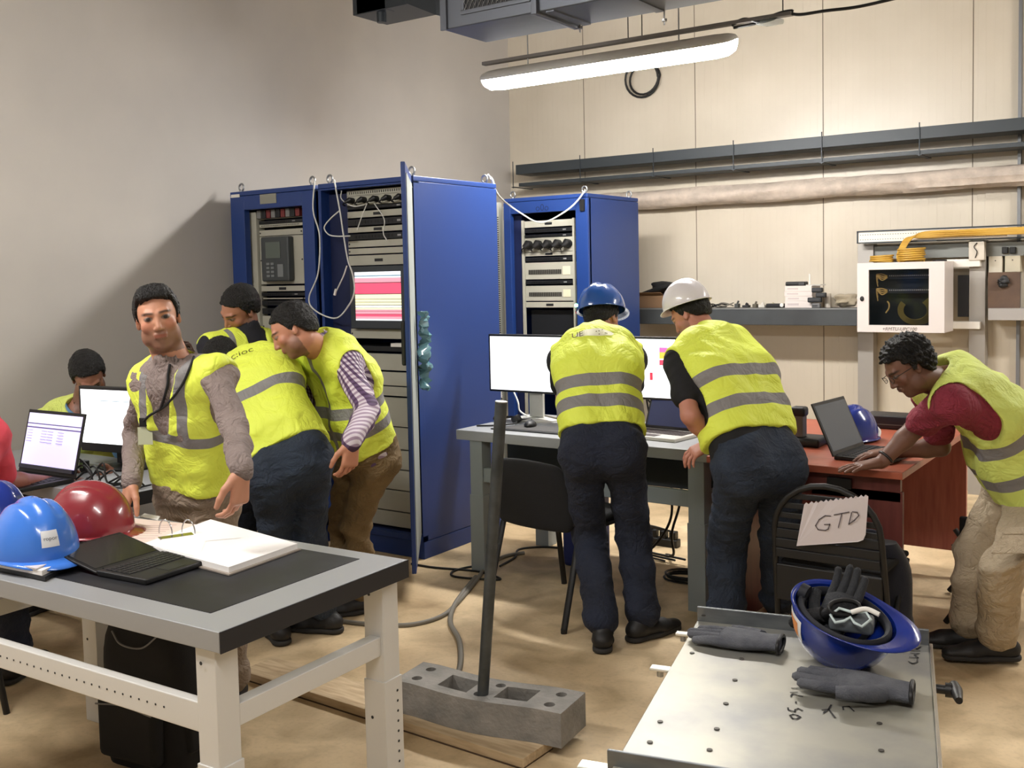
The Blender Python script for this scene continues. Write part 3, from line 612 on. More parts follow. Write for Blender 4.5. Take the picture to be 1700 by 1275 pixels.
# network cabinet
Yc0 = 7.2; zc0, zc1 = zz(1423, 551, Yc0), zz(1423, 437, Yc0); xa, xb = xx(1423, 490, Yc0), xx(1568, 490, Yc0)
nc = thing('network_cabinet', 'white wall-mounted network cabinet with a dark glass door', 'cabinet', ((xa+xb)/2, Yc0, zc0))
CW = mat('cabinet off-white', (216, 208, 204), .4)
m = MB(); y1_ = Yf-.062
m.box(xa, xb, Yc0+.03, y1_, zc0, zc0+.01); m.box(xa, xb, Yc0+.03, y1_, zc1-.01, zc1); m.box(xa, xa+.01, Yc0+.03, y1_, zc0+.01, zc1-.01); m.box(xb-.01, xb, Yc0+.03, y1_, zc0+.01, zc1-.01); m.box(xa+.01, xb-.01, y1_-.01, y1_, zc0+.01, zc1-.01)
m.obj('cabinet_body', CW, nc)
wl, wr, wt, wb = xx(1442, 490, Yc0), xx(1542, 490, Yc0), zz(1490, 447, Yc0), zz(1490, 540, Yc0)
m = MB(); m.box(xa, wl, Yc0, Yc0+.028, zc0, zc1); m.box(wr, xb, Yc0, Yc0+.028, zc0, zc1); m.box(wl, wr, Yc0, Yc0+.028, wt, zc1); m.box(wl, wr, Yc0, Yc0+.028, zc0, wb)
dr = m.obj('cabinet_door', CW, nc)
MB().box(wl, wr, Yc0+.01, Yc0+.014, wb, wt).obj('glass_pane', mat('smoked glass', (14, 20, 22), .05, alpha=.3, spec=.5), dr)
q = at(1431, 496, 'Y', Yc0-.002); MB().lathe([(0, .012), (.014, .01), (.018, 0)], q, rot('X', PI/2), 16, sx=.8).obj('lock', BLACK, dr, smooth=True)
text_into(MB(), '+RMTU-UPC100', at(1493, 546.5, 'Y', Yc0-.001), (1, 0, 0), (0, 0, 1), .032, shear=.2).obj('handwritten_label', mat('marker brown', (96, 84, 74), .7), dr)
MB().box(xa+.012, xb-.012, Yc0+.16, Yc0+.17, zc0+.012, zc1-.012).obj('inner_plate', mat('inner dark', (9, 11, 15), .6), nc)
for yp in (458, 482):
    z = zz(1490, yp, Yc0+.1); q = MB().box(wl-.02, wr+.02, Yc0+.1, Yc0+.159, z-.02, z+.012).obj('patch_panel', mat('patch dark', (24, 28, 44), .5), nc); m = MB()
    for i in range(24): x = wl+.11+i*.0125; m.box(x, x+.007, Yc0+.098, Yc0+.1, z-.002, z+.005)
    m.obj('port_row', mat('port white', (220, 220, 220), .5), q)
    for i in range(4):
        a = np.array([wl+.1, Yc0+.09, z+.002-.004*i]); MB().ring(curve([a, a+np.array([-.03, -.02, .012-.01*i]), a+np.array([-.065, -.02, .01]), a+np.array([-.06, -.01, -.02*i])], 5), .004, 6).obj('fibre_lead', mat('pale yellow lead', (236, 200, 120), .5), q, smooth=True)
for i in range(8):
    c = np.array([xx(1520, 515, Yc0+.1), Yc0+.09+.006*i, zz(1520, 512, Yc0+.1)]); rr = .075+.006*i
    MB().ring([c+np.array([rr*math.cos(q)*1.05, 0, rr*.85*math.sin(q)-.012]) for q in np.linspace(PI*.8, PI*2.3, 24)], .003, 6).obj('fibre_loop', mat('olive fibre', (150, 132, 60), .5), nc, smooth=True)
a = at(1473, 500, 'Y', Yc0+.09); MB().ring(curve([a, a+np.array([.012, 0, -.02]), a+np.array([.01, 0, -.05]), a+np.array([-.01, 0, -.08])], 5), .005, 6).obj('fibre_lead', mat('pale yellow lead', (236, 200, 120), .5), nc, smooth=True)
# coils on cabinet top
for i, (px, rr, n, lb) in enumerate(((1512, .085, 6, 'thicker yellow cable coil on top of the white network cabinet, under the sweeping bundle'), (1463, .075, 3, 'thin yellow cable coil lying at the left on top of the white network cabinet'))):
    c = np.array([xx(px, 432, 7.32), 7.33, zc1+.006]); P_ = [c+np.array([rr*math.cos(q)*(1+.06*math.sin(q*.37)), rr*.8*math.sin(q)*(1+.05*math.cos(q*.3)), .0035*q/PI*2]) for q in np.linspace(0, 2*PI*n, n*16)]
    tag(MB().ring(P_, .006, 6).obj('cable_coil', YEL, None, smooth=True), lb, 'cable coil', 'yellow coils on the network cabinet')
q = at(1568, 432, 'Y', 7.3); tag(MB().lathe([(0, 0), (.045, 0), (.045, .01), (0, .012)], (q[0]-.03, 7.3, zc1), None, 18).obj('round_cap', BLACK), 'flat black cap on the right of the white network cabinet top', 'cap')
# right end clutter near the frame edge
Yr = YB-.1
for (a, b, c, d, col, lb) in ((1641, 1664, 425, 460, (198, 190, 172), 'off-white junction box right of the frame post'), (1668, 1694, 424, 452, (190, 182, 160), 'cream junction box at the corner strip')):
    t = thing('junction_box', lb, 'box', at((a+b)/2, d, 'Y', Yr)); MB().box(xx(a, 440, Yr), xx(b, 440, Yr), Yr, YB-.0, zz(a, d, Yr), zz(a, c, Yr)).obj('box_body', mat('jb '+lb[:5], col, .5), t, .004)
    MB().cyl((xx((a+b)/2, 440, Yr), Yr, zz(a, c+8, Yr)), (xx((a+b)/2, 440, Yr), Yr-.002, zz(a, c+8, Yr)), .004).obj('screw', SCREWM, t)
t = thing('cardboard_sheet', 'brown cardboard panel standing on the pale ledge right of the frame', 'cardboard', at(1665, 510, 'Y', Yr-.04))
zz_ = zz(1660, 512, YB-.2); MB().box(xx(1640, 490, YB-.15), xx(1693, 490, YB-.15), YB-.15, YB-.13, zz_, zz(1660, 452, YB-.15)).obj('panel', mat('brown board', (104, 82, 66), .8, col2=(78, 62, 54), vscale=6), t)
blob('cable_tangle', at(1666, 468, 'Y', YB-.17), .03, CABLEB, 'dark tangle of cable ends in front of the brown cardboard', 'cables', 5, (1.3, .5, .8), .5, n=12)
for i, px in enumerate((1668, 1681)):
    t = thing('wall_socket', '%s black socket on the grey rail at the right end of the back wall' % ('left' if i == 0 else 'right'), 'socket', at(px, 415, 'Y', Yf)); x = xx(px, 415, Yf)
    MB().box(x-.018, x+.018, Yf, Yf+.02, zz(px, 421, Yf), zz(px, 410, Yf)).obj('socket_body', BLACK, t, .003); MB().box(x-.008, x+.008, Yf-.002, Yf, zz(px, 418, Yf), zz(px, 413, Yf)).obj('socket_face', DPAN, t)
# ------------------------------------------------------------------ furniture and props
def place(t, loc, R=None, rz=0):
    M_ = Matrix.Identity(4)
    if R is not None: M_ = Matrix([list(r) for r in R]).to_4x4()
    else: M_ = Matrix.Rotation(rz, 4, 'Z')
    t.rotation_euler = M_.to_euler(); t.location = Vector([float(v) for v in loc]); return t
MATB = mat('black rubber mat', (17, 18, 24), .55, col2=(44, 46, 54), vscale=6, vlo=.5, vhi=.85)
TRIMD = mat('dark bench end trim', (20, 23, 32), .45)
def bench(label, w, d, loc, rz, legw=.07, inlay=True, mirror=False, holes=True, shelf=False, lm=None):
    BENCHW = lm or MC['bench leg off-white paint']
    """local frame: x from 0 (left) to w, y from 0 (front) to d, top at .75"""
    t = thing('workbench', label, 'workbench', (0, 0, 0)); H = .75
    tp = MB().box(0, w, 0, d, H-.052, H).obj('table_top', BENCH, t, .003)
    if inlay: MB().box(.1, w-.125, .085, d-.065, H, H+.0015).obj('rubber_mat', MATB, tp)
    MB().box(w, w+.004, 0, d, H-.052, H).obj('end_trim', TRIMD, t, .001)
    ins = .03
    for sx in (0, 1):
        for sy in (0, 1):
            x0 = ins+.05 if sx == 0 else w-ins-legw; y0 = .012 if sy == 0 else d-.012-legw
            l = MB().box(x0, x0+legw, y0, y0+legw, .0, H-.053).obj('leg', BENCHW, t, .003)
            MB().box(x0-.004, x0+legw+.004, y0-.004, y0+legw+.004, 0, .41).obj('foot_sleeve', BENCHW, l, .002)
            if holes:
                m = MB()
                for k in range(12): z = .04+k*.03; m.cyl((x0+legw+.0045, y0+legw*.72, z), (x0+legw+.005, y0+legw*.72, z), .004, seg=8)
                for z in (.3, .66): m.cyl((x0+legw*.35, y0-.0045, z), (x0+legw*.35, y0-.005, z), .005, seg=8)
                m.obj('bolt_holes', LINE, l)
    for sx in (0, 1):
        x0 = ins+.06 if sx == 0 else w-ins-.05
        MB().box(x0, x0+.04, .012+legw, d-.012-legw, .485, .54).obj('side_rail', BENCHW, t, .002)
    rl = MB().box(ins+.05+legw, w-ins-legw, .02, .05, .48, .555).obj('front_rail', BENCHW, t, .004)
    if holes:
        m = MB(); n = 34
        for k in range(n): x = ins+.12+legw+k*(w-.42)/n; m.cyl((x, .0198, .517), (x, .019, .517), .003, seg=8)
        m.obj('bolt_holes', LINE, rl)
    return place(t, loc, rz=rz)
ft = bench('grey workbench in the foreground at left with an inlaid black mat', 1.5, .70, (-1.905-1.5*math.cos(.03), 1.553-1.5*math.sin(.03), 0), .03)
dk = bench('grey workbench carrying the two wide monitors, behind the man in the blue helmet', 1.45, .71, (-3.345, 4.335, 0), -.02, .08, False, holes=False, lm=mat('bench leg cool grey', (140, 148, 150), .45))
lb = bench('grey workbench against the left wall carrying a laptop and a monitor', 1.45, .56, (-4.92, 2.36, 0), 0, .06, False, holes=False)
# under-desk modesty tray
t = thing('cable_basket', 'dark cable tray under the back of the monitor workbench', 'tray', (-2.4, 4.9, .6))
MB().box(-3.2, -2.0, 4.6, 4.64, .5, .69).obj('tray_panel', DSTEEL, t)
# ---- screens
def monitor(name, label, w, h, stand_h, content, loc, rz, bez=.012, group=None, standcol=None, bez_b=None):
    t = thing(name, label, 'monitor', (0, 0, 0), group); z0 = stand_h; bb = bez_b or bez
    b = MB().box(-w/2, w/2, 0, .03, z0, z0+h).obj('monitor_housing', mat('monitor black', (20, 20, 23), .45), t, .004)
    mats = []; m = MB()
    for i, (k, em, x0, x1, y0, y1) in enumerate(content):
        mats.append(mat('display %s %s' % (name, str(k)), k, .3, emit=em)); m.cur = i
        X0 = -w/2+bez+(w-2*bez)*x0; X1 = -w/2+bez+(w-2*bez)*x1; Z0 = z0+bb+(h-bez-bb)*y0; Z1 = z0+bb+(h-bez-bb)*y1
        m.box(X0, X1, -.001-.0004*i, 0, Z0, Z1)
    m.obj('screen', mats, b)
    sm = standcol or mat('stand silver white', (196, 196, 190), .45)
    MB().box(-.045, .045, .03, .05, .02, z0+.12).box(-.03, .03, .028, .032, z0-.05, z0+.02).obj('stand_neck', sm, t, .004)
    MB().lathe([(0, 0), (.12, 0), (.12, .008), (.06, .016), (0, .018)], (0, .04, 0), None, 28, 1.1, .8).obj('stand_base', sm, t, smooth=True)
    return place(t, loc, rz=rz)
Wd = (250, 252, 255)
mon1 = monitor('wide_monitor', 'left of the two wide white-screened monitors, left of the blue helmet man', .59, .325, .155, [(Wd, 1.25, 0, 1, 0, 1)], (-3.145, 4.78, .75), .0, group=None)
mon2 = monitor('wide_monitor', 'right of the two wide white-screened monitors, with red and yellow marks', .575, .325, .155, [(Wd, 1.1, 0, 1, 0, 1), ((214, 60, 84), .8, .74, .77, .3, .43), ((220, 120, 200), .8, .84, .93, .78, .86), ((250, 214, 90), .8, .84, .93, .67, .78), ((222, 80, 110), .8, .84, .93, .56, .65)], (-2.555, 4.78, .75), 0)
# left monitor and its laptop
monitor('office_monitor', 'monitor with a blank white screen next to the seated man at the left wall', .47, .29, .07, [(Wd, 1.15, 0, 1, .03, 1), ((150, 170, 180), .5, .2, .75, .8, .812)], (-3.98, 2.74, .75), .12, .014, bez_b=.03, standcol=BLACK)
def laptop(label, w, d, ang, content, loc, R=None, rz=0, base=None, keys=None, lid=None, group=None, th=.018):
    t = thing('laptop', label, 'laptop', (0, 0, 0), group); bm_ = base or BLACK
    b = MB().box(-w/2, w/2, -d, 0, 0, th).obj('keyboard_base', bm_, t, .004)
    k = MB(); nx, ny = 14, 5
    for i in range(nx):
        for j in range(ny): x = -w*.44+i*w*.88/nx; y = -d*.1-(j+1)*d*.1; k.box(x, x+w*.88/nx*.85, y, y+d*.08, th, th+.002)
    k.obj('keys', keys or DPAN, b)
    MB().box(-w*.13, w*.13, -d*.93, -d*.68, th, th+.0006).obj('touchpad', keys or DPAN, b)
    MB().cyl((-w*.4, 0, th*.6), (w*.4, 0, th*.6), th*.45).obj('hinge', lid or BLACK, t, smooth=True)
    Rl = rot('X', ang); o = np.array([0, 0, th*.7])
    m = MB().box(-w/2, w/2, 0, .008, 0, d); m.v = [tuple(Rl@np.array(v)+o) for v in m.v]; l = m.obj('screen_lid', lid or BLACK, t, .003)
    mats = []; m = MB()
    for i, (c, em, x0, x1, y0, y1) in enumerate(content):
        mats.append(mat('laptop display %s %.2f' % (str(c), em), c, .25, emit=em)); m.cur = i
        m.box(-w/2+.012+(w-.024)*x0, -w/2+.012+(w-.024)*x1, -.001-.0004*i, 0, .02+(d-.034)*y0, .02+(d-.034)*y1)
    m.v = [tuple(Rl@np.array(v)+o) for v in m.v]; m.obj('display', mats, l)
    if R is not None: return place(t, loc, R)
    return place(t, loc, rz=rz)
_ra = at(1386, 764, 'Z', .75); RL = (_ra[0]+.01, _ra[1]+.18)
LAV = (205, 200, 235)
laptop('laptop with a lavender table on its screen at the far left', .4, .27, math.radians(-14), [(LAV, .85, 0, 1, .07, 1), ((90, 84, 130), .4, 0, 1, .80, .82), ((100, 90, 140), .4, 0, 1, .73, .755)]+[((160, 154, 200), .5, a, a+.09, b, b+.012) for a in (.03, .3, .42, .62) for b in (.68, .63, .58, .53, .48)]+[((30, 30, 50), .1, 0, 1, 0, .065)], (-4.07, 2.45, .752), rz=.02)
laptop('silver-based laptop on the monitor workbench, by the white helmet man', .34, .25, math.radians(-22), [((44, 50, 84), .35, 0, 1, 0, 1)], (-2.27, 4.72, .75), rz=-.12, base=mat('silver plastic', (200, 198, 192), .4), keys=mat('brown black keys', (60, 50, 46), .5))
laptop('black laptop open at a steep angle on the red desk, seen from its side', .34, .24, math.radians(-24), [((52, 62, 74), .25, 0, 1, 0, 1)], (RL[0], RL[1], .75), rz=math.radians(84))
laptop('thin black laptop lying wide open on the foreground workbench', .24, .2, math.radians(-79), [((18, 19, 21), .02, 0, 1, 0, 1)], (-2.575, 1.80, .7525), rz=math.radians(94), lid=BLACK, th=.016)
# ---- items on the monitor bench
t = thing('black_folder', 'flat black folder on the left front of the monitor workbench', 'folder', (-2.98, 4.5, .75))
MB().obox((-3.18, 4.42, .751), (.42, 0, 0), (.06, .2, 0), (0, 0, .006)).obj('folder_cover', DPAN, t, .001); MB().obox((-3.14, 4.44, .757), (.36, 0, 0), (.05, .16, 0), (0, 0, .002)).obj('paper', mat('dark paper', (60, 58, 56), .7), t)
def mouse(loc, rz, label):
    t = thing('computer_mouse', label, 'mouse', (0, 0, 0)); vs = []; 
    MB().lathe([(.03, 0), (.032, .008), (.027, .02), (.015, .029), (0, .032)], (0, 0, 0), None, 16, 1, 1.7).obj('mouse_shell', BLACK, t, smooth=True); MB().cyl((-.003, .025, .027), (.003, .025, .027), .006).obj('wheel', DPAN, t)
    return place(t, loc, rz=rz)
mouse((-3.02, 4.56, .7595), .3, 'black mouse on the folder in front of the left wide monitor')
t = thing('headset', 'black headset lying near the left monitor stand', 'headset', (-3.25, 4.68, .75))
MB().ring([(-3.25+.07*math.cos(q), 4.68+.05*math.sin(q), .762+.012*math.sin(q)) for q in np.linspace(0, PI, 14)], .006, 8).obj('headband', BLACK, t, smooth=True)
for s in (-1, 1): MB().cyl((-3.25+.07*s, 4.68, .755), (-3.25+.07*s-.02*s, 4.68, .785), .028).obj('ear_cup', BLACK, t, .004)
for i, (P_, lb, m_) in enumerate((
    ([(-3.3, 4.46, .757), (-3.22, 4.5, .758), (-3.15, 4.6, .76), (-3.2, 4.72, .76), (-3.1, 4.8, .76)], 'black cable snaking across the left end of the monitor workbench', CABLEB),
    ([(-3.2, 4.95, .76), (-3.1, 4.86, .77), (-2.95, 4.84, .76), (-2.8, 4.88, .76), (-2.6, 4.86, .76), (-2.42, 4.9, .76)], 'grey cable lying behind the monitor stands', CABLEG),
    ([(-2.47, 4.83, .9), (-2.46, 4.84, .82), (-2.43, 4.82, .765), (-2.36, 4.9, .76), (-2.2, 4.95, .76)], 'black cable dropping behind the right wide monitor', CABLEB),
    ([(-2.5, 4.84, .93), (-2.44, 4.86, .84), (-2.47, 4.8, .765), (-2.52, 4.7, .758)], 'black cable looping below the right wide monitor', CABLEB),
    ([(-3.36, 4.9, .9), (-3.3, 4.86, .84), (-3.28, 4.85, .79), (-3.2, 4.84, .763), (-3.12, 4.9, .76)], 'white cable curling down from behind the left wide monitor', CABLEW))):
    cable('desk_cable', P_, .005, m_, lb, group='cables on the monitor workbench')
t = thing('power_adapter', 'light grey power box hung under the monitor workbench behind the chair', 'power box', (-2.95, 4.9, .5))
MB().box(-3.1, -2.78, 4.88, 5.0, .5, .69).obj('box_body', mat('light steel', (150, 152, 150), .4, .4), t, .004); MB().box(-3.06, -2.98, 4.83, 4.88, .53, .62).obj('plug', BLACK, t, .005)
t = thing('blue_bin', 'dark blue plastic bin beneath the monitor workbench', 'bin', (-2.8, 4.75, 0))
MB().box(-2.90, -2.70, 4.66, 4.84, 0, .53).obj('bin_body', mat('navy plastic', (28, 42, 104), .5), t, .02); MB().box(-2.92, -2.68, 4.64, 4.86, .53, .56).obj('bin_rim', mat('navy plastic', (28, 42, 104), .5), t, .006)
for i, (P_, lb) in enumerate((([(-2.3, 4.72, .70), (-2.29, 4.74, .45), (-2.33, 4.8, .28), (-2.45, 4.85, .12), (-2.6, 4.9, .02)], 'left of two black cables dropping behind the monitor workbench legs'), ([(-2.22, 4.72, .70), (-2.24, 4.74, .42), (-2.32, 4.8, .22), (-2.36, 4.9, .08), (-2.5, 5.1, .01)], 'right of two black cables dropping behind the monitor workbench legs'), ([(-2.1, 4.72, .68), (-2.02, 4.72, .6), (-1.96, 4.74, .58), (-1.88, 4.8, .57)], 'short black cable sagging under the right end of the monitor workbench'))):
    cable('hanging_cable', P_, .007, CABLEB, lb, group='cables hanging under the monitor workbench')
t = thing('power_strip', 'black power strip with plugs on the floor beyond the monitor workbench', 'power strip', (-2.62, 5.3, 0))
MB().box(-2.72, -2.52, 5.27, 5.33, 0, .045).obj('strip_body', BLACK, t, .006)
for i in range(3): MB().box(-2.69+i*.06, -2.65+i*.06, 5.275, 5.32, .045, .09).obj('plug', BLACK, t, .006)
for i in range(3): cable('tangled_cable', [(-2.67+i*.06, 5.3, .085), (-2.72+i*.03, 5.2, .13), (-2.8+.1*i, 5.1, .1), (-2.6, 5.02, .02+.012*i), (-2.45+.06*i, 4.98, .01+.012*i)], .006, CABLEB, ('left', 'middle', 'right')[i]+' black cable from the floor power strip beyond the workbench', group='cables at the floor power strip')
c = np.array([-2.2, 4.72, .012]); tag(MB().ring([c+np.array([.11*math.cos(q)*(1+.1*math.sin(q*.4)), .09*math.sin(q), .006*q/PI]) for q in np.linspace(0, 6*PI, 60)], .006, 6).obj('cable_coil', CABLEB, None, smooth=True), 'coil of black cable on the floor next to the right leg of the monitor workbench', 'cable coil')
t = thing('floor_channel', 'long grey metal channel lying on the floor beyond the monitor workbench', 'channel', (-2.9, 6.4, 0)); MB().box(-3.1, -1.9, 6.35, 6.42, 0, .035).obj('channel_body', mat('brown grey metal', (130, 112, 92), .6), t, .003); MB().box(-3.1, -1.9, 6.37, 6.40, .035, .037).obj('slot', LINE, t)
# ---- chair with back to the viewer
def stack_chair(label, loc, rz):
    t = thing('stacking_chair', label, 'chair', (0, 0, 0)); w = .45
    n = 12; vs = []; fs = []
    for j in range(n+1):            # curved back, y=0 is the rear face
        z = .42+.30*j/n
        for i in range(n+1):
            u = i/n*2-1; ww = (.235-.02*(j/n)**6-.05*max(0, (j/n-.8)/.2)**2-.03*max(0, (.2-j/n)/.2)**2)
            vs.append((u*ww, .04*(1-u*u)*-1+.0+.06*(1-j/n)*.6, z+(.02*(1-u*u) if j == n else 0)))
    for j in range(n):
        for i in range(n): q = j*(n+1)+i; fs.append((q, q+1, q+n+2, q+n+1))
    m = MB(); m.add(vs, fs); o = m.obj('backrest', BLACKF, t, smooth=True, fix=False); s = o.modifiers.new('s', 'SOLIDIFY'); s.thickness = .035; s.offset = 0; s = o.modifiers.new('b', 'SUBSURF'); s.levels = s.render_levels = 1
    MB().box(-.23, .23, .06, .47, .425, .465).obj('seat', BLACKF, t, .02, seg=3)
    for s in (-1, 1):
        MB().ring([(s*.235, -.06, .01), (s*.23, .06, .40), (s*.225, .08, .43)], .011, 10, flat=1.5).obj('leg', BLACK, t, smooth=True)
        MB().ring([(s*.235, .50, .01), (s*.23, .44, .40), (s*.225, .42, .425)], .011, 10, flat=1.5).obj('leg', BLACK, t, smooth=True)
        MB().ring([(s*.225, .42, .42), (s*.228, .1, .42), (s*.232, .03, .46), (s*.235, .03, .56)], .01, 10).obj('side_tube', BLACK, t, smooth=True)
        MB().cyl((s*.235, -.06, 0), (s*.235, -.06, .02), .014).obj('foot_cap', BLACK, t); MB().cyl((s*.235, .50, 0), (s*.235, .50, .02), .014).obj('foot_cap', BLACK, t)
    return place(t, loc, rz=rz)
stack_chair('black stacking chair seen from behind at the monitor workbench, left of the blue helmet man', (-2.565, 3.86, 0), -.15)
# ---- folding chair with the GTD note
def folding_chair(label, loc, rz, note=False):
    t = thing('folding_chair', label, 'chair', (0, 0, 0))
    def hoop(zb_, zt_, w, y0, y1, r=.011):
        P_ = [(-w, y0, zb_)]; 
        for k in range(9): a = PI*k/8; P_.append((-w*math.cos(a), y1+(y0-y1)*.0, zt_-.17+.17*math.sin(a)))
        P_.append((w, y0, zb_)); return P_
    P_ = [(-.215, .12, .0), (-.212, .06, .22), (-.205, .02, .45), (-.2, 0, .58)]+[(-.2*math.cos(a), -.012*math.sin(a), .58+.18*math.sin(a)) for a in np.linspace(0, PI, 13)[1:-1]]+[(.2, 0, .58), (.205, .02, .45), (.212, .06, .22), (.215, .12, .0)]
    MB().ring(P_, .012, 10).obj('back_hoop', BLACK, t, smooth=True)
    m = MB(); n = 10
    for j in range(7):        # slotted shell between the hoop tubes
        z = .47+j*.038; w = .195 if z < .6 else .195*math.sqrt(max(0.01, 1-((z-.58)/.175)**2))
        m.box(-w, w, -.004, .004, z, z+(.022 if j > 2 else .034))
    m.obj('backrest', BLACK, t, .003)
    MB().box(-.19, .19, .03, .4, .43, .455).obj('seat', BLACKF, t, .012, seg=3)
    MB().box(-.2, .2, .01, .03, .30, .44).obj('rear_apron', BLACK, t, .006)
    for s in (-1, 1): MB().ring([(s*.19, .0, .0), (s*.19, .2, .25), (s*.19, .36, .43)], .011, 10).obj('leg', BLACK, t, smooth=True)
    MB().cyl((-.21, .075, .2), (.21, .075, .2), .008).obj('crossbar', mat('worn bar metal', (90, 84, 76), .3, .7), t, smooth=True)
    MB().cyl((-.19, .03, .06), (.19, .03, .06), .008).obj('crossbar', mat('worn bar metal', (90, 84, 76), .3, .7), t, smooth=True)
    return place(t, loc, rz=rz)
fcx = at(1375, 900, 'Y', 3.95)
folding_chair('black folding chair with a round hoop back, carrying the GTD note', (-1.195, 3.77, 0), -.03)
Yp = 3.745
c_ = [at(1335, 836, 'Y', Yp), at(1442, 822, 'Y', Yp), at(1436, 899, 'Y', Yp), at(1323, 906, 'Y', Yp)]
def note():
    t = thing('paper_note', 'torn white sheet with GTD written on it, hung on the folding chair back', 'note', c_[3])
    n = 26; vs = []; P0, P1, P2, P3 = c_; top = []
    for i in range(n+1): q = P0+(P1-P0)*i/n; top.append(q+np.array([0, 0, .004*((i % 2)*2-1)]))
    vs = top+[P1+(P2-P1)*.85, P1+(P2-P1)*.97+(P3-P2)*.03, P2+(P3-P2)*.1]+[P3]
    vs = [v+np.array([0, -.004*math.sin(i*1.3), 0]) for i, v in enumerate(vs)]
    m = MB(); m.add(vs, [tuple(range(len(vs)))]); o = m.obj('paper', mat('note paper', (206, 198, 200), .7), t, fix=False); s = o.modifiers.new('s', 'SOLIDIFY'); s.thickness = .0008
    X = (P2-P3); Yv = (P0-P3); L_ = [[(.44, .66), (.36, .68), (.28, .6), (.24, .46), (.29, .36), (.40, .33), (.44, .36), (.45, .47), (.37, .47)], [(.49, .68), (.70, .72)], [(.60, .70), (.585, .38)], [(.74, .70), (.73, .44), (.80, .52), (.85, .62), (.82, .70), (.75, .72)]]
    strokes(MB(), L_, P3+np.array([0, -.006, 0]), X, Yv, .004, .0015).obj('handwriting', mat('pen grey', (96, 88, 92), .8), t)
note()
# ---- right folding chair behind the crouching man
t = thing('folding_chair', 'black folding chair partly hidden behind the beige cargo trousers', 'chair', (-.7, 4.9, 0))
f1 = at(1576, 985, 'Z', .0); f2 = at(1570, 1037, 'Z', 0)
s1 = at(1662, 880, 'Y', f1[1]-.02); s2 = at(1668, 905, 'Y', f2[1]-.05)
for f, s in ((f1, s1), (f2, s2)):
    MB().ring([f+np.array([0, 0, .012]), (f+s)/2, s], .013, 10).obj('leg', BLACK, t, smooth=True)
    MB().ring([np.array([s[0]+.02, s[1], .012]), s+np.array([-.2, 0, -.02])], .012, 10).obj('leg', BLACK, t, smooth=True)
MB().cyl(f1*.55+s1*.45, f2*.55+s2*.45, .01).obj('crossbar', BLACK, t, smooth=True)
a = at(1595, 862, 'Y', 4.75); MB().box(a[0], a[0]+.42, 4.72, 5.1, .42, .45).obj('seat', BLACKF, t, .01)
MB().box(xx(1595, 880, 4.74), xx(1595, 880, 4.74)+.1, 4.70, 4.72, zz(1600, 912, 4.7), zz(1600, 858, 4.7)).obj('side_pad', BLACKF, t, .012)
# ---- red desk
RX0, RX1, RY0, RY1 = -1.86, -1.03, 4.2, 5.5
t = thing('red_desk', 'cherry red office desk with slab ends, at the right', 'desk', ((RX0+RX1)/2, (RY0+RY1)/2, 0))
MB().box(RX0, RX1, RY0, RY1, .72, .75).obj('desk_top', RED_L, t, .003)
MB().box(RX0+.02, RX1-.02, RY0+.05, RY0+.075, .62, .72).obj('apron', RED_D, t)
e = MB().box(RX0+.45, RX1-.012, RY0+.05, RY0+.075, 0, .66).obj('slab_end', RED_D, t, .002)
MB().box(RX0+.04, RX1+.0, RY1-.06, RY1-.035, .14, .72).obj('slab_end', mat('cherry laminate lit tone', (186, 112, 100), .3, spec=.6, col2=(164, 92, 82), vscale=5, stretch=(9, 9, 1)), t, .002)  # far end catches light: its lit, pinkish look is put into the laminate colour
for x in (RX0+.1, RX1-.05): MB().box(x, x+.04, RY1-.07, RY1-.03, 0, .14).obj('foot', BLACK, t)
MB().box(RX0+.52, RX0+.62, RY0+.03, RY0+.05, .655, .70).obj('cable_port', BLACK, t, .004)
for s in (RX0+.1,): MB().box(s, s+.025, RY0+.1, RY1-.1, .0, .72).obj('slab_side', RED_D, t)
t = thing('closed_case', 'long flat black case at the back of the red desk', 'case', (-1.4, 5.45, .75))
a = at(1432, 706, 'Y', 5.3); b = at(1520, 706, 'Y', 5.3)
MB().box(a[0], b[0]+.1, 5.3, 5.46, .75, zz(1470, 690, 5.3)).obj('case_body', mat('case black', (30, 28, 30), .35), t, .008); MB().box(a[0]+.01, b[0]+.09, 5.298, 5.3, .772, .776).obj('case_seam', mat('seam grey', (90, 88, 80), .5), t)
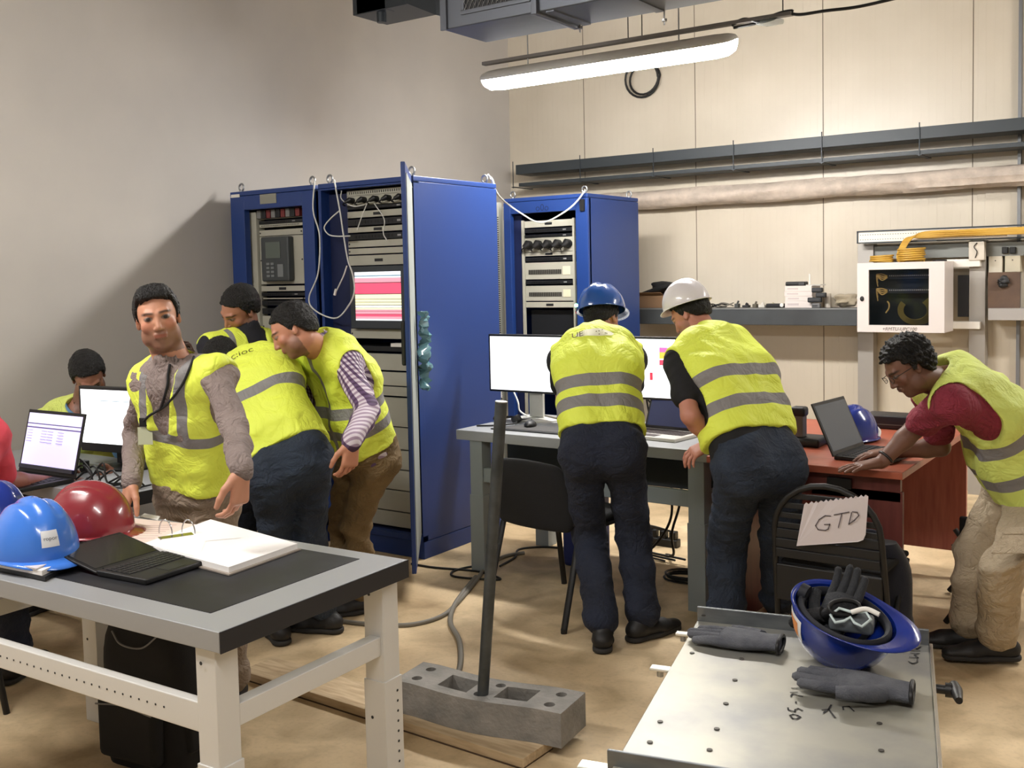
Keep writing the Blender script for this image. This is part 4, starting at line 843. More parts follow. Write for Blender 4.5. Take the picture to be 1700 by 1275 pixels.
# ---- backpacks
def backpack(label, loc, rz, w, h, d, m_, group=None, lean=0):
    t = thing('backpack', label, 'backpack', (0, 0, 0), group); n = 14; vs = []; fs = []; seg = 28
    for j in range(n+1):
        q = j/n; z = h*q; k = (1-.35*max(0, (q-.7)/.3)**2.2)*(1-.12*max(0, (.12-q)/.12)); 
        for i in range(seg):
            a = 2*PI*i/seg; ca, sa = math.cos(a), math.sin(a); e = .55
            vs.append((w/2*k*math.copysign(abs(ca)**e, ca), d/2*k*math.copysign(abs(sa)**e, sa)*(1-.25*q)+.006*math.sin(9*q+3*a), z))
    for j in range(n):
        for i in range(seg): fs.append((j*seg+i, j*seg+(i+1) % seg, (j+1)*seg+(i+1) % seg, (j+1)*seg+i))
    fs += [tuple(range(seg))[::-1], tuple(n*seg+i for i in range(seg))]
    MB().add(vs, fs).obj('bag_body', m_, t, smooth=True)
    MB().box(-w*.36, w*.36, -d*.5-.03, -d*.4, h*.08, h*.5).obj('front_pocket', m_, t, .025, seg=4)
    MB().ring(curve([(-w*.34, -d*.5-.032, h*.42), (0, -d*.5-.036, h*.45), (w*.34, -d*.5-.032, h*.42)]), .003, 6).obj('zip', mat('zip grey', (110, 110, 112), .5), t)
    MB().ring(curve([(-w*.3, -d*.36, h*.84), (-w*.15, -d*.42, h*.78), (w*.1, -d*.42, h*.78), (w*.26, -d*.36, h*.86)]), .003, 6).obj('zip', mat('zip grey', (110, 110, 112), .5), t)
    MB().ring(curve([(-.04, .02, h*.97), (-.03, .02, h+.03), (.03, .02, h+.03), (.04, .02, h*.97)]), .008, 8).obj('top_handle', m_, t, smooth=True)
    for s in (-1, 1): MB().ring(curve([(s*w*.2, d*.3, h*.93), (s*w*.34, d*.52, h*.7), (s*w*.36, d*.55, h*.4), (s*w*.36, d*.42, h*.12)]), [.022]*25, 8, flat=.4).obj('shoulder_strap', m_, t, smooth=True)
    MB().box(w*.42, w*.52, -.06, .05, h*.12, h*.42).obj('side_pocket', m_, t, .02, seg=3)
    return place(t, loc, rz=rz)
backpack('large black backpack standing on the floor under the foreground workbench', (-2.86, 2.08, 0), .12, .36, .52, .24, BLACKF)
backpack('dark navy backpack with metal buckles standing beside the folding chair', (-1.12, 4.05, 0), .3, .32, .5, .2, mat('navy fabric', (22, 26, 40), .85, bump=.3, bscale=300, sheen=.2))
# ---- concrete block, pole, planks
CONC = mat('cast concrete', (138, 134, 128), .9, bump=.5, bscale=60, col2=(112, 110, 106), vscale=10)
WOOD = mat('dusty plywood', (204, 182, 148), .8, col2=(172, 148, 116), vscale=8, stretch=(1, 8, 8))
WOODD = mat('dark old wood', (84, 66, 50), .9)
def plank(label, a, b, w, h, z=0, m_=WOOD):
    a = np.array(a); b = np.array(b); d = b-a; L_ = np.hypot(*d); d = d/L_; n = np.array([-d[1], d[0]])
    t = thing('wooden_plank', label, 'plank', (a[0], a[1], z)); MB().obox((a[0], a[1], z+.004), (d[0]*L_, d[1]*L_, 0), (n[0]*w, n[1]*w, 0), (0, 0, h-.004)).obj('plank_face', m_, t, .002)
    MB().obox((a[0]-n[0]*.002, a[1]-n[1]*.002, z), (d[0]*L_, d[1]*L_, 0), (n[0]*(w+.004), n[1]*(w+.004), 0), (0, 0, .004)).obj('dark_edge', WOODD, t); return t
p0 = at(400, 1127, 'Z', .0)[:2]; p1 = at(868, 1278, 'Z', 0)[:2]; pe = at(915, 1248, 'Z', 0)[:2]
wv = pe-p1
plank('worn wooden plank lying on the floor beneath the concrete block', p0, p1, .17, .035)
bs = .036
def block():
    A = at(655, 1182, 'Z', bs)[:2]; B_ = at(932, 1243, 'Z', bs)[:2]; A = A+(A-B_)*.0; L_ = np.hypot(*(B_-A)); e1 = (B_-A)/L_; n = np.array([-e1[1], e1[0]]); Wd_ = .19; Hb = .115
    t = thing('concrete_block', 'curved concrete block with holes, holding up the steel pole', 'block', (A[0], A[1], bs))
    bm = bmesh.new()
    def off(u): return -.028*math.sin(PI*min(1, max(0, (u-.1)/.75)))**1.3
    N_ = 40; f = [(u, off(u)) for u in np.linspace(0, 1, N_)]; bk = [(u, Wd_+off(u)) for u in np.linspace(1, 0, N_)]
    outer = [(u*L_, v) for u, v in f+bk]
    def rect(u0, u1, v0, v1): return [(u0*L_, v0+off(u0)), ((u0+u1)/2*L_, v0+off((u0+u1)/2)), (u1*L_, v0+off(u1)), (u1*L_, v1+off(u1)), ((u0+u1)/2*L_, v1+off((u0+u1)/2)), (u0*L_, v1+off(u0))]
    def circ(u, v, r): return [(u*L_+r*math.cos(a), v+off(u)+r*math.sin(a)) for a in np.linspace(0, 2*PI, 15)[:-1]]
    holes = [rect(.25, .44, .045, .145), rect(.60, .78, .045, .145), circ(.1, .05, .019), circ(.1, .14, .019), circ(.9, .05, .019), circ(.9, .14, .019), circ(.515, .055, .022), circ(.56, .145, .018)]
    def loop(poly, z):
        vv = [bm.verts.new((A[0]+e1[0]*a+n[0]*b, A[1]+e1[1]*a+n[1]*b, z)) for a, b in poly]; ee = [bm.edges.new((vv[i], vv[(i+1) % len(vv)])) for i in range(len(vv))]; return vv, ee
    tops = []; E_ = []
    for pl in [outer]+holes:
        v1, e_ = loop(pl, bs+Hb); E_ += e_; v0 = [bm.verts.new((v.co.x, v.co.y, bs)) for v in v1]
        for i in range(len(v1)): bm.faces.new((v0[i], v0[(i+1) % len(v0)], v1[(i+1) % len(v1)], v1[i]))
    bmesh.ops.triangle_fill(bm, edges=E_, use_beauty=True)
    bmesh.ops.recalc_face_normals(bm, faces=bm.faces)
    me = bpy.data.meshes.new('block_body'); bmesh.ops.translate(bm, vec=Vector((-A[0], -A[1], -bs)), verts=bm.verts); bm.to_mesh(me); bm.free(); me.materials.append(CONC)
    o = bpy.data.objects.new('block_body', me); COL.objects.link(o); o.parent = t
    c = A+e1*.515*L_+n*(.055+off(.515)); return c
pc_ = block()
PB = np.array([pc_[0], pc_[1], bs+.002]); top = at(832, 668, 'Y', pc_[1]+.02)
t = thing('steel_pole', 'grey steel pole standing in the concrete block, leaning slightly right', 'pole', PB)
POLE = mat('weathered steel pole', (84, 88, 90), .45, .6, col2=(60, 64, 66), vscale=14, bump=.1, bscale=60)
MB().cyl(PB, top, .0190, .0200, 20).obj('tube', POLE, t, smooth=True)
d_ = (top-PB)/np.linalg.norm(top-PB); MB().cyl(top, top+d_*.004, .0208).obj('end_cap', mat('cap steel', (150, 152, 150), .4, .7), t, .001)
MB().cyl(PB+d_*.62, PB+d_*.635, .0205).obj('weld_seam', POLE, t)
for (a, b, lb) in (((1345, 0), (0, 0), ''),): pass
# floor cables
def fl(pts, z=.008): return [at(x, y, 'Z', z) for x, y in pts]
cable('floor_cable', fl([(540, 1026), (580, 1033), (640, 1038), (690, 1036), (735, 1022), (760, 1000), (790, 965), (805, 945), (835, 925), (870, 918)]), .011, CABLEG, 'grey cable running across the floor behind the foreground workbench', group='grey cables on the floor')
cable('floor_cable', fl([(790, 958), (768, 985), (752, 1010), (748, 1035), (762, 1062), (765, 1095), (760, 1120), (752, 1140)], .012), .012, CABLEG, 'grey cable curving down towards the concrete block', group='grey cables on the floor')
cable('floor_cable', fl([(683, 936), (720, 942), (770, 946), (800, 950), (830, 962), (760, 958), (750, 950), (775, 942), (810, 938)], .006), .006, CABLEB, 'thin dark cable looped on the floor at the foot of the screen cabinet', group='grey cables on the floor')
cable('floor_cable', fl([(830, 940), (855, 925), (862, 912), (900, 908), (935, 910)], .006), .006, CABLEB, 'thin dark cable under the black stacking chair', group='grey cables on the floor')
# ---- steel trolley top in the foreground
ZT = .62; O_ = np.array([-1.155, 2.538]); e1 = np.array([.975, .21]); e1 /= np.hypot(*e1); e2 = np.array([e1[1]+.03, -e1[0]]); e2 /= np.hypot(*e2)
TW, TL = .58, .90
PLATE = mat('brushed zinc plate', (162, 160, 148), .4, .45, bump=.04, bscale=20, col2=(124, 126, 130), vscale=4, vlo=.45, vhi=.75)
t = thing('steel_trolley', 'low zinc-plated steel trolley top in the right foreground', 'trolley', (O_[0], O_[1], 0))
def tp3(a, b, z=0): v = O_+e1*a+e2*b; return np.array([v[0], v[1], ZT+z])
E1 = np.array([e1[0], e1[1], 0]); E2 = np.array([e2[0], e2[1], 0])
tt = MB().obox(tp3(0, 0, -.02), E1*TW, E2*TL, (0, 0, .02)).obj('top_plate', PLATE, t, .002)
FL = mat('flange steel', (120, 124, 126), .4, .7, col2=(100, 104, 108), vscale=5, stretch=(1, 9, 9))
MB().obox(tp3(0, -.01, -.02), E1*TW, E2*.01, (0, 0, .058)).obj('far_flange', FL, t, .002)
MB().obox(tp3(-.012, TL-.035, -.02), E1*(TW+.02), E2*.008, (0, 0, .05)).obj('near_flange', FL, t, .002)
MB().obox(tp3(TW, 0, -.025), E1*.008, E2*TL, (0, 0, .03)).obj('side_rim', CHROME, t, .001)
for a in (.06, TW-.07):
    for b in (.06, TL-.1):
        l = MB().obox(tp3(a, b, 0)*np.array([1, 1, 0])+np.array([0, 0, .04]), E1*.035, E2*.035, (0, 0, ZT-.061)).obj('leg', STEEL, t, .002)
        MB().cyl(tp3(a+.0, b+.0175, -ZT+.035), tp3(a+.035, b+.0175, -ZT+.035), .035).obj('castor', BLACK, l, .004)
m_ = DSTEEL
for (px, py) in ((1162, 1061), (1149, 1084), (1231, 1094), (1220, 1129), (1205, 1168), (1190, 1210), (1178, 1245), (1096, 1198), (1079, 1232), (1460, 1201), (1463, 1246), (1178, 1020)):
    q = at(px, py, 'Z', ZT+.001)
    if py == 1020: q = at(px-10, py+2, 'Y', O_[1]-.005)
    MB().lathe([(.006, 0), (.006, .0012), (0, .0012)], q, None, 10).obj('rivet', mat('rivet dark', (70, 66, 60), .5, .5), tt, smooth=False)
for (b, l_, w_) in ((.03, .05, .022), (.285, .06, .028), (.82, .08, .034)):
    MB().obox(tp3(-l_, b, -.03), E1*(l_+.0), E2*w_, (0, 0, .008)).obj('side_tab', mat('bright bracket', (220, 220, 212), .3, .5), t, .003)
    MB().cyl(tp3(-l_*.6, b+w_/2, -.03), tp3(-l_*.6, b+w_/2, -.045), .008).obj('tab_bolt', STEEL, t)
k0 = tp3(TW+.008, .25, -.012)
MB().cyl(k0, k0+E1*.035, .010).cyl(k0+E1*.02, k0+E1*.034, .016).obj('clamp_bolt', BLACK, t, smooth=True)
MB().ring([k0+E1*.04+E2*-.035, k0+E1*.042+E2*.0, k0+E1*.046+E2*.055], [.011, .015, .008], 12).obj('clamp_handle', BLACK, t, smooth=True)
INK = mat('marker ink', (32, 30, 32), .7)
def inkmark(name, lines, px, ex, ey, w):
    q0 = at(*px, 'Z', ZT+.0012); X = at(*ex, 'Z', ZT+.0012)-q0; Yv = at(*ey, 'Z', ZT+.0012)-q0
    return strokes(MB(), lines, q0, X, Yv, w, .0003).obj(name, INK, tt)
# writing is turned by a quarter turn: it reads upward along the plate
inkmark('handwritten_number', [[(.08, .8), (.0, .6), (.0, .3), (.06, .1), (.1, .3), (.12, .6), (.08, .8)], [(.30, 1.0), (.24, .95), (.2, .5), (.26, .5), (.3, .3), (.25, 0)], [(.46, .5), (.5, .5)], [(.66, .9), (.74, .8), (.7, .4), (.68, .1)], [(.78, .95), (.8, .5)], [(.92, .9), (.96, 0)]], (1331, 1194), (1336, 1140), (1306, 1192), .004)
inkmark('handwritten_mark', [[(.0, .0), (.5, .5), (.3, 1)], [(.1, .9), (.5, .5), (.9, .3)]], (1386, 1191), (1386, 1170), (1365, 1185), .004)
inkmark('handwritten_mark', [[(.0, .9), (.2, .95), (.35, .5), (.1, .1)]], (1420, 1184), (1420, 1160), (1398, 1178), .0035)
inkmark('handwritten_mark', [[(.1, .9), (.0, .5), (.1, .1), (.25, .15)], [(.35, .9), (.35, .1), (.5, .5), (.6, .1), (.6, .9)], [(.75, .1), (.75, .9), (.95, .7), (.85, .4), (1.0, .1)]], (1524, 1102), (1530, 1074), (1506, 1101), .004)
# ---- hard hats
def hardhat_parts(t, m_, ridge=True, peak=.045, harness=True, label=None, inner=None, rx=.108, ry=.132, h=.142, M3=None, off=(0, 0, 0), band=None):
    """dome up, peak toward +y, rim at z=0"""
    nt_, na = 22, 56; off = np.array(off, float)
    def P(ti, a):
        th = ti*PI/2; c = math.cos(th)**.86; s = math.sin(th); x = rx*c*math.sin(a); y = ry*c*math.cos(a); z = h*s
        if ridge:
            z += .009*math.exp(-(x/.018)**4)*s+.007*math.exp(-((abs(x)-.052)/.012)**2)*s
        return np.array([x, y, z])
    vs = []; fs = []
    ex = [( .0, .0)]
    def lip(a, k):
        pk = max(0, math.cos(a))**3; o = (.010+peak*pk)*k; v = P(0, a); d = np.array([math.sin(a)*1.0, math.cos(a)*1.0, 0]); v = v+d*o; v[2] -= (.006+.012*pk)*k; return v
    for k in (1, .5):
        for i in range(na): vs.append(lip(2*PI*i/na, k))
    for j in range(nt_+1):
        for i in range(na): vs.append(P(j/nt_, 2*PI*i/na))
    R_ = nt_+3
    for j in range(R_-1):
        for i in range(na): fs.append((j*na+i, j*na+(i+1) % na, (j+1)*na+(i+1) % na, (j+1)*na+i))
    m = MB(); m.add(vs, fs)
    def tr(mb):
        if M3 is not None: mb.v = [tuple(M3@np.array(v)+off) for v in mb.v]
        return mb
    bm_ = tr(m); sh = bm_.obj('helmet_shell', m_, t, smooth=True, fix=False); s = sh.modifiers.new('s', 'SOLIDIFY'); s.thickness = .003; s.offset = -1
    if harness:
        im = inner or mat('harness dark', (24, 26, 34), .7)
        m = MB(); m.ring([(rx*.87*math.sin(a), ry*.87*math.cos(a), .012) for a in np.linspace(0, 2*PI, 33)[:-1]], .009, 8, closed=True, flat=1.6); tr(m).obj('headband', im, t, smooth=True)
        m = MB()
        for a in (0, PI/3, 2*PI/3): m.ring([(rx*.84*math.sin(a)*math.cos(q), ry*.84*math.cos(a)*math.cos(q), .02+h*.78*math.sin(q)) for q in np.linspace(0, PI, 15)], .008, 6)
        tr(m).obj('crown_straps', im, t, smooth=True)
        m = MB().cyl((0, -ry*.8, .0), (0, -ry*.96, .0), .02); tr(m).obj('adjuster_knob', im, t, smooth=True)
    for s_ in (-1, 1):
        m = MB()
        for k in range(4):
            y = -.035+.022*k; x = s_*.034; z = h*math.sqrt(max(0, 1-(x/rx)**2-(y/ry)**2))+.0035; m.box(x-.003, x+.003, y-.008, y+.004, z-.004, z+.0015)
        tr(m).obj('vent_slots', mat('vent dark', (20, 22, 40), .6), sh)
    return sh, tr
def hardhat(label, m_, loc, R=None, rz=0, **k):
    t = thing('hard_hat', label, 'helmet', (0, 0, 0)); sh, _ = hardhat_parts(t, m_, **k); place(t, loc, R, rz); return t, sh
HB = mat('light blue helmet plastic', (62, 122, 218), .22, coat=.4); HR = mat('dark red helmet plastic', (136, 44, 52), .22, coat=.4); HD = mat('royal blue helmet plastic', (20, 46, 134), .2, coat=.5); HW = mat('white helmet plastic', (222, 218, 220), .25, coat=.3)
ZM = .7525
q = at(42, 922, 'Z', ZM+.03)
t, sh = hardhat('light blue hard hat with white sticker, on papers at the left', HB, (q[0], q[1]+.03, ZM+.034), rz=math.radians(-95), rx=.112, ry=.14, h=.15)
# sticker on the back/side of the blue hat facing the viewer
def sticker(t, a, ti, w, h_, txt, col=(225, 228, 232), rx=.112, ry=.14, h=.15, mark=(60, 60, 66)):
    def P(ti, a): th = ti*PI/2; c = math.cos(th)**.86; return np.array([rx*c*math.sin(a), ry*c*math.cos(a), h*math.sin(th)])*1.04
    n = 8; vs = []; fs = []
    for j in range(n+1):
        for i in range(n+1): vs.append(P(ti+h_*(j/n-.5), a+w*(i/n-.5)))
    for j in range(n):
        for i in range(n): k = j*(n+1)+i; fs.append((k, k+1, k+n+2, k+n+1))
    m = MB(); m.add([v+worldloc(t) for v in vs], fs); o = m.obj('sticker', mat('sticker %s' % str(col), col, .4), t, smooth=True)
    if txt:
        c = P(ti, a); X = P(ti, a+.05)-P(ti, a-.05); X /= np.linalg.norm(X); Yv = P(ti+.05, a)-P(ti-.05, a); Yv /= np.linalg.norm(Yv); 
        if np.dot(np.cross(X, Yv), c) < 0: X = -X
        m = MB(); text_into(m, txt, c*1.0+np.cross(X, Yv)*.0025+worldloc(t), X, Yv, .0155); m.obj('sticker_text', mat('sticker ink', mark, .6), t)
    return o
sticker(t, math.radians(10), .26, .42, .2, 'ropor')
q = at(150, 880, 'Z', ZM+.02)
hardhat('dark red hard hat behind the light blue one on the workbench', HR, (q[0], q[1]-.0, ZM+.02), rz=math.radians(-62), rx=.112, ry=.138, h=.15)
q = at(-28, 880, 'Z', ZM+.02)
hardhat('deep blue hard hat cut off by the left edge, behind the light blue one', HD, (q[0]-.06, q[1]+.06, ZM+.02), rz=math.radians(-80))
q = at(1412, 722, 'Z', .80)
t, sh = hardhat('royal blue hard hat with white strap standing on the red desk', HD, (-1.43, 4.90, .765), rz=math.radians(160))
m = MB().ring(curve([(-.095, -.06, .006), (-.07, -.10, .03), (0, -.125, .05), (.07, -.10, .03), (.095, -.06, .006)]), .012, 8, flat=.4); m.v = [tuple(np.array(v)+worldloc(t)) for v in m.v]; m.obj('white_strap', WHITE, t, smooth=True)
# upside-down hat with gloves in it
RU = rot('Z', math.radians(-108))@rot('X', math.radians(180+0))
RU = rot('X', math.radians(14))@rot('Y', math.radians(17))@rot('Z', math.radians(82))@rot('X', PI)
q = np.array([-.725, 2.425, ZT+.125])
t, sh = hardhat('royal blue hard hat lying upside down on the steel trolley with gloves inside', HD, q, R=RU, rx=.1, ry=.12, h=.132)
def stick2(a, ti):
    o = sticker(t, a, ti, .62, .3, None, (235, 232, 230), .1, .12, .132); o2 = sticker(t, a-.02, ti+.01, .42, .2, None, (232, 150, 84), .1006, .1206, .1327); return o
SA = math.radians(228); stick2(math.radians(220), .24)
# ---- gloves (work gloves): five fingers each
def glove(name_parent, M3, off, curl=.3, m_=None, spread=.18, cuff=True, scale=1.0, palmcol=None, seed=0, cuffm=None):
    m_ = m_ or mat('grey knit glove', (88, 90, 96), .85, bump=.4, bscale=250, col2=(70, 72, 78), vscale=25); r = np.random.RandomState(seed)
    m = MB(); tr = lambda p: M3@(np.array(p)*scale)+np.array(off)
    m.ring([tr(p) for p in ((0, -.075, 0), (0, -.05, .002), (0, 0, .004), (0, .045, .004), (0, .055, .003))], [v*scale for v in (.036, .036, .045, .046, .03)], 18, flat=.42, up=M3@np.array([0, 0, 1.0]))
    for i, (x, l) in enumerate(((-.034, .066), (-.012, .078), (.012, .074), (.034, .058))):
        c = curl*(1+.4*r.randn()); P_ = [(x*.8, .035, .003)]; a = 0; p = np.array([x, .05, .004]); sx = x*spread*8+.1*r.randn()
        for k in range(3):
            P_.append(tuple(p)); p = p+np.array([math.sin(sx*.6), math.cos(a)*1, -math.sin(a)*-1.0])*l/3; a += c
        P_.append(tuple(p)); m.ring([tr(q_) for q_ in curve(P_, 3)], [(.0125-.0003*k)*scale for k in range(len(curve(P_, 3)))], 10)
        m.ring([tr(p), tr(p+(p-np.array(P_[-2]))*.25)], [.0088*scale, .004*scale], 10)
    P_ = [(-.03, -.03, .004), (-.052, -.005, .008), (-.066, .022, .01), (-.07, .048, .01)]; m.ring([tr(q_) for q_ in curve(P_, 3)], [.016*scale]*4+[.014*scale]*4+[.012*scale]*2, 10)
    o = m.obj('glove_body', m_, name_parent, smooth=True)
    m = MB().ring([tr((.034*math.cos(q_), -.078, .016*math.sin(q_)+.002)) for q_ in np.linspace(0, 2*PI, 21)[:-1]], .0045*scale, 8, closed=True); m.obj('cuff_trim', cuffm or BLACK, name_parent, smooth=True)
    return o
GL = mat('grey knit glove', (92, 94, 100), .85, bump=.4, bscale=250, col2=(70, 72, 80), vscale=25)
qa = at(1245, 1062, 'Z', ZT+.02); t = thing('work_glove', 'grey work glove lying alone at the far left of the steel trolley', 'glove', (qa[0], qa[1], ZT), 'grey work gloves on the trolley')
glove(t, rot('Z', math.radians(97))@rot('Y', PI), (qa[0]-.01, qa[1]-.005, ZT+.024), .08, GL, seed=2, scale=1.12, spread=.3)
qb = at(1432, 1140, 'Z', ZT+.02); t = thing('work_glove', 'grey work glove lying in front of the upside-down helmet on the trolley', 'glove', (qb[0], qb[1], ZT), 'grey work gloves on the trolley')
glove(t, rot('Z', math.radians(100)), (qb[0]+.01, qb[1], ZT+.021), .03, GL, seed=5, scale=1.18, spread=.3)
GB = mat('black knit glove', (20, 20, 23), .85, bump=.4, bscale=250)
t = thing('work_glove', 'black work glove stuffed into the upside-down blue helmet', 'glove', (q[0], q[1], q[2]-.06))
glove(t, rot('Z', math.radians(40))@rot('X', math.radians(-35)), (q[0]-.03, q[1]-.0, q[2]-.02), .25, GB, seed=7, scale=1.1)
t = thing('work_glove', 'second dark glove in the upside-down blue helmet, fingers upward', 'glove', (q[0], q[1], q[2]-.06))
glove(t, rot('Z', math.radians(-15))@rot('X', math.radians(45)), (q[0]-.02, q[1]+.0, q[2]-.01), .2, mat('charcoal knit glove', (38, 40, 44), .85, bump=.4, bscale=250), seed=9, scale=1.0)
t = thing('safety_glasses', 'glasses case with a white looped strap in the upside-down helmet', 'goggles', (q[0]+.06, q[1]-.05, q[2]))
g0 = q+np.array([.035, -.05, .008])
MB().obox(g0+np.array([-.05, -.03, -.03]), (.1, .01, 0), (-.01, .05, .01), (0, 0, .03)).obj('case_body', mat('case grey', (70, 76, 80), .6), t, .01, seg=3)
hz = [(-.045, 0), (-.03, .028), (0, .022), (.03, .03), (.045, .008), (.03, -.02), (.012, -.012), (0, .004), (-.012, -.012), (-.03, -.022)]
MB().ring([g0+np.array([.0+a, -.028+b*.6, .008+b*.5]) for a, b in hz], .0035, 8, closed=True).obj('looped_strap', mat('strap pale', (190, 205, 205), .5), t, smooth=True)
MB().ring(curve([g0+np.array([0, -.02, .02]), g0+np.array([.03, -.01, .03]), g0+np.array([.06, -.01, .022])], 5), .006, 8).obj('strap_end', WHITE, t, smooth=True)
# ---- papers and binder on the foreground workbench
PAP = mat('white paper', (238, 236, 234), .7); PAPP = mat('pinkish printed paper', (226, 208, 196), .7, col2=(214, 190, 180), vscale=5)
def sheet(t, name, quad, z, h, m_, lift=0):
    P_ = [at(x, y, 'Z', z) for x, y in quad]; m = MB(); vs = P_+[p+np.array([0, 0, h]) for p in P_]
    m.add(vs, [(0, 1, 2, 3), (7, 6, 5, 4), (0, 4, 5, 1), (1, 5, 6, 2), (2, 6, 7, 3), (3, 7, 4, 0)]); return m.obj(name, m_, t)
qz = at(330, 905, 'Z', ZM); t = thing('ring_binder', 'open ring binder with white sheets on the foreground workbench', 'binder', (qz[0], qz[1], ZM))
sheet(t, 'binder_cover', [(232, 917), (380, 956), (500, 913), (350, 872)], ZM, .004, mat('binder grey', (150, 140, 130), .6))
sheet(t, 'paper_stack', [(236, 912), (380, 951), (494, 911), (350, 870)], ZM+.004, .016, PAP)
sheet(t, 'loose_sheet', [(250, 906), (300, 880), (352, 872), (400, 893), (330, 925)], ZM+.021, .001, PAP)
for px in (268, 306):
    c = at(px+7, 886, 'Z', ZM+.02); d = np.array([.028, .006, 0]); P_ = [c+d*math.cos(a)*.9+np.array([0, 0, .045*math.sin(a)]) for a in np.linspace(0, PI, 13)]
    MB().ring(P_, .0022, 8).obj('binder_ring', CHROME, t, smooth=True)
sheet(t, 'ring_plate', [(262, 893), (318, 885), (322, 889), (266, 897)], ZM+.02, .003, CHROME)
t = thing('printed_papers', 'pile of pinkish printed papers left of the binder on the workbench', 'papers', at(190, 890, 'Z', ZM))
sheet(t, 'paper_stack', [(126, 897), (232, 921), (338, 880), (222, 864)], ZM, .009, PAP)
sheet(t, 'top_sheet', [(126, 893), (236, 907), (336, 872), (222, 861)], ZM+.010, .001, PAPP)
m = MB()
for k in range(7):
    a = .12+.1*k; p = at(150+a*70, 893-k*3.2, 'Z', ZM+.0125); q2 = at(250+a*60, 899-k*3.6-6, 'Z', ZM+.0125); m.ring([p, q2], .0006, 4)
m.obj('printed_lines', mat('faint print', (196, 172, 166), .8), t)
t = thing('papers_under_helmet', 'stack of papers and folders under the light blue hard hat', 'papers', at(50, 935, 'Z', ZM))
sheet(t, 'folder', [(-60, 935), (75, 965), (150, 925), (30, 895)], ZM, .012, DPAN)
sheet(t, 'paper_stack', [(-50, 932), (70, 956), (128, 928), (20, 895)], ZM+.012, .014, PAP)
sheet(t, 'top_sheet', [(-55, 922), (60, 946), (122, 920), (20, 888)], ZM+.027, .004, mat('folder pale', (206, 200, 206), .7))
t = thing('paper_sheet', 'small white paper at the far edge of the workbench behind the red helmet', 'paper', at(215, 853, 'Z', .751))
sheet(t, 'paper', [(190, 858), (215, 862), (222, 852), (200, 847)], .751, .003, PAP)
sheet(t, 'second_paper', [(232, 858), (262, 864), (266, 858), (240, 853)], .751, .002, PAP)
# cables and dark things behind the red helmet (on the left bench)
t = thing('phone_on_cable', 'dark cable bundle in front of the office monitor on the left bench', 'cables', (-3.75, 2.5, .75))
r = np.random.RandomState(8)
for i in range(9):
    a = np.array([-4.0+.05*i, 2.46+.03*r.rand(), .757]); P_ = [a, a+np.array([.06, .03, .03+.05*r.rand()]), a+np.array([.12+.1*r.rand(), .0, .06*r.rand()]), a+np.array([.2, -.05+.1*r.rand(), .0]), a+np.array([.3*r.rand()+.1, .1*r.rand(), .0])]
    MB().ring([np.array([min(p_[0], -3.52), p_[1], max(p_[2], .756)]) for p_ in curve(P_, 6)], .004, 6).obj('cable', CABLEB, t, smooth=True)
t = thing('power_adapter', 'small green and black adapter by the monitor foot on the left bench', 'adapter', (-4.05, 2.55, .75)); a = at(134, 765, 'Y', 2.6)
MB().box(a[0]-.015, a[0]+.02, 2.6, 2.63, .752, a[2]+.0).obj('adapter_body', BLACK, t, .004); MB().box(a[0]-.01, a[0]+.014, 2.598, 2.6, a[2]-.03, a[2]-.008).obj('label', mat('pale green label', (150, 178, 110), .6), t)
# black office things at the left end of the red desk
t = thing('telephone', 'black desk phone at the left of the red desk, beside the leaning man', 'phone', (-1.72, 4.62, .75))
a = at(1340, 742, 'Z', .75); c = np.array([a[0], a[1], .75])
MB().box(c[0]-.08, c[0]+.06, c[1]-.02, c[1]+.14, .75, .79).obj('phone_body', BLACK, t, .012); MB().box(c[0]-.07, c[0]-.02, c[1], c[1]+.06, .79, .905).obj('handset_stand', mat('phone grey', (90, 84, 78), .5), t, .006); MB().box(c[0]-.08, c[0]-.01, c[1]-.005, c[1]+.06, .885, .93).obj('handset', BLACK, t, .012)
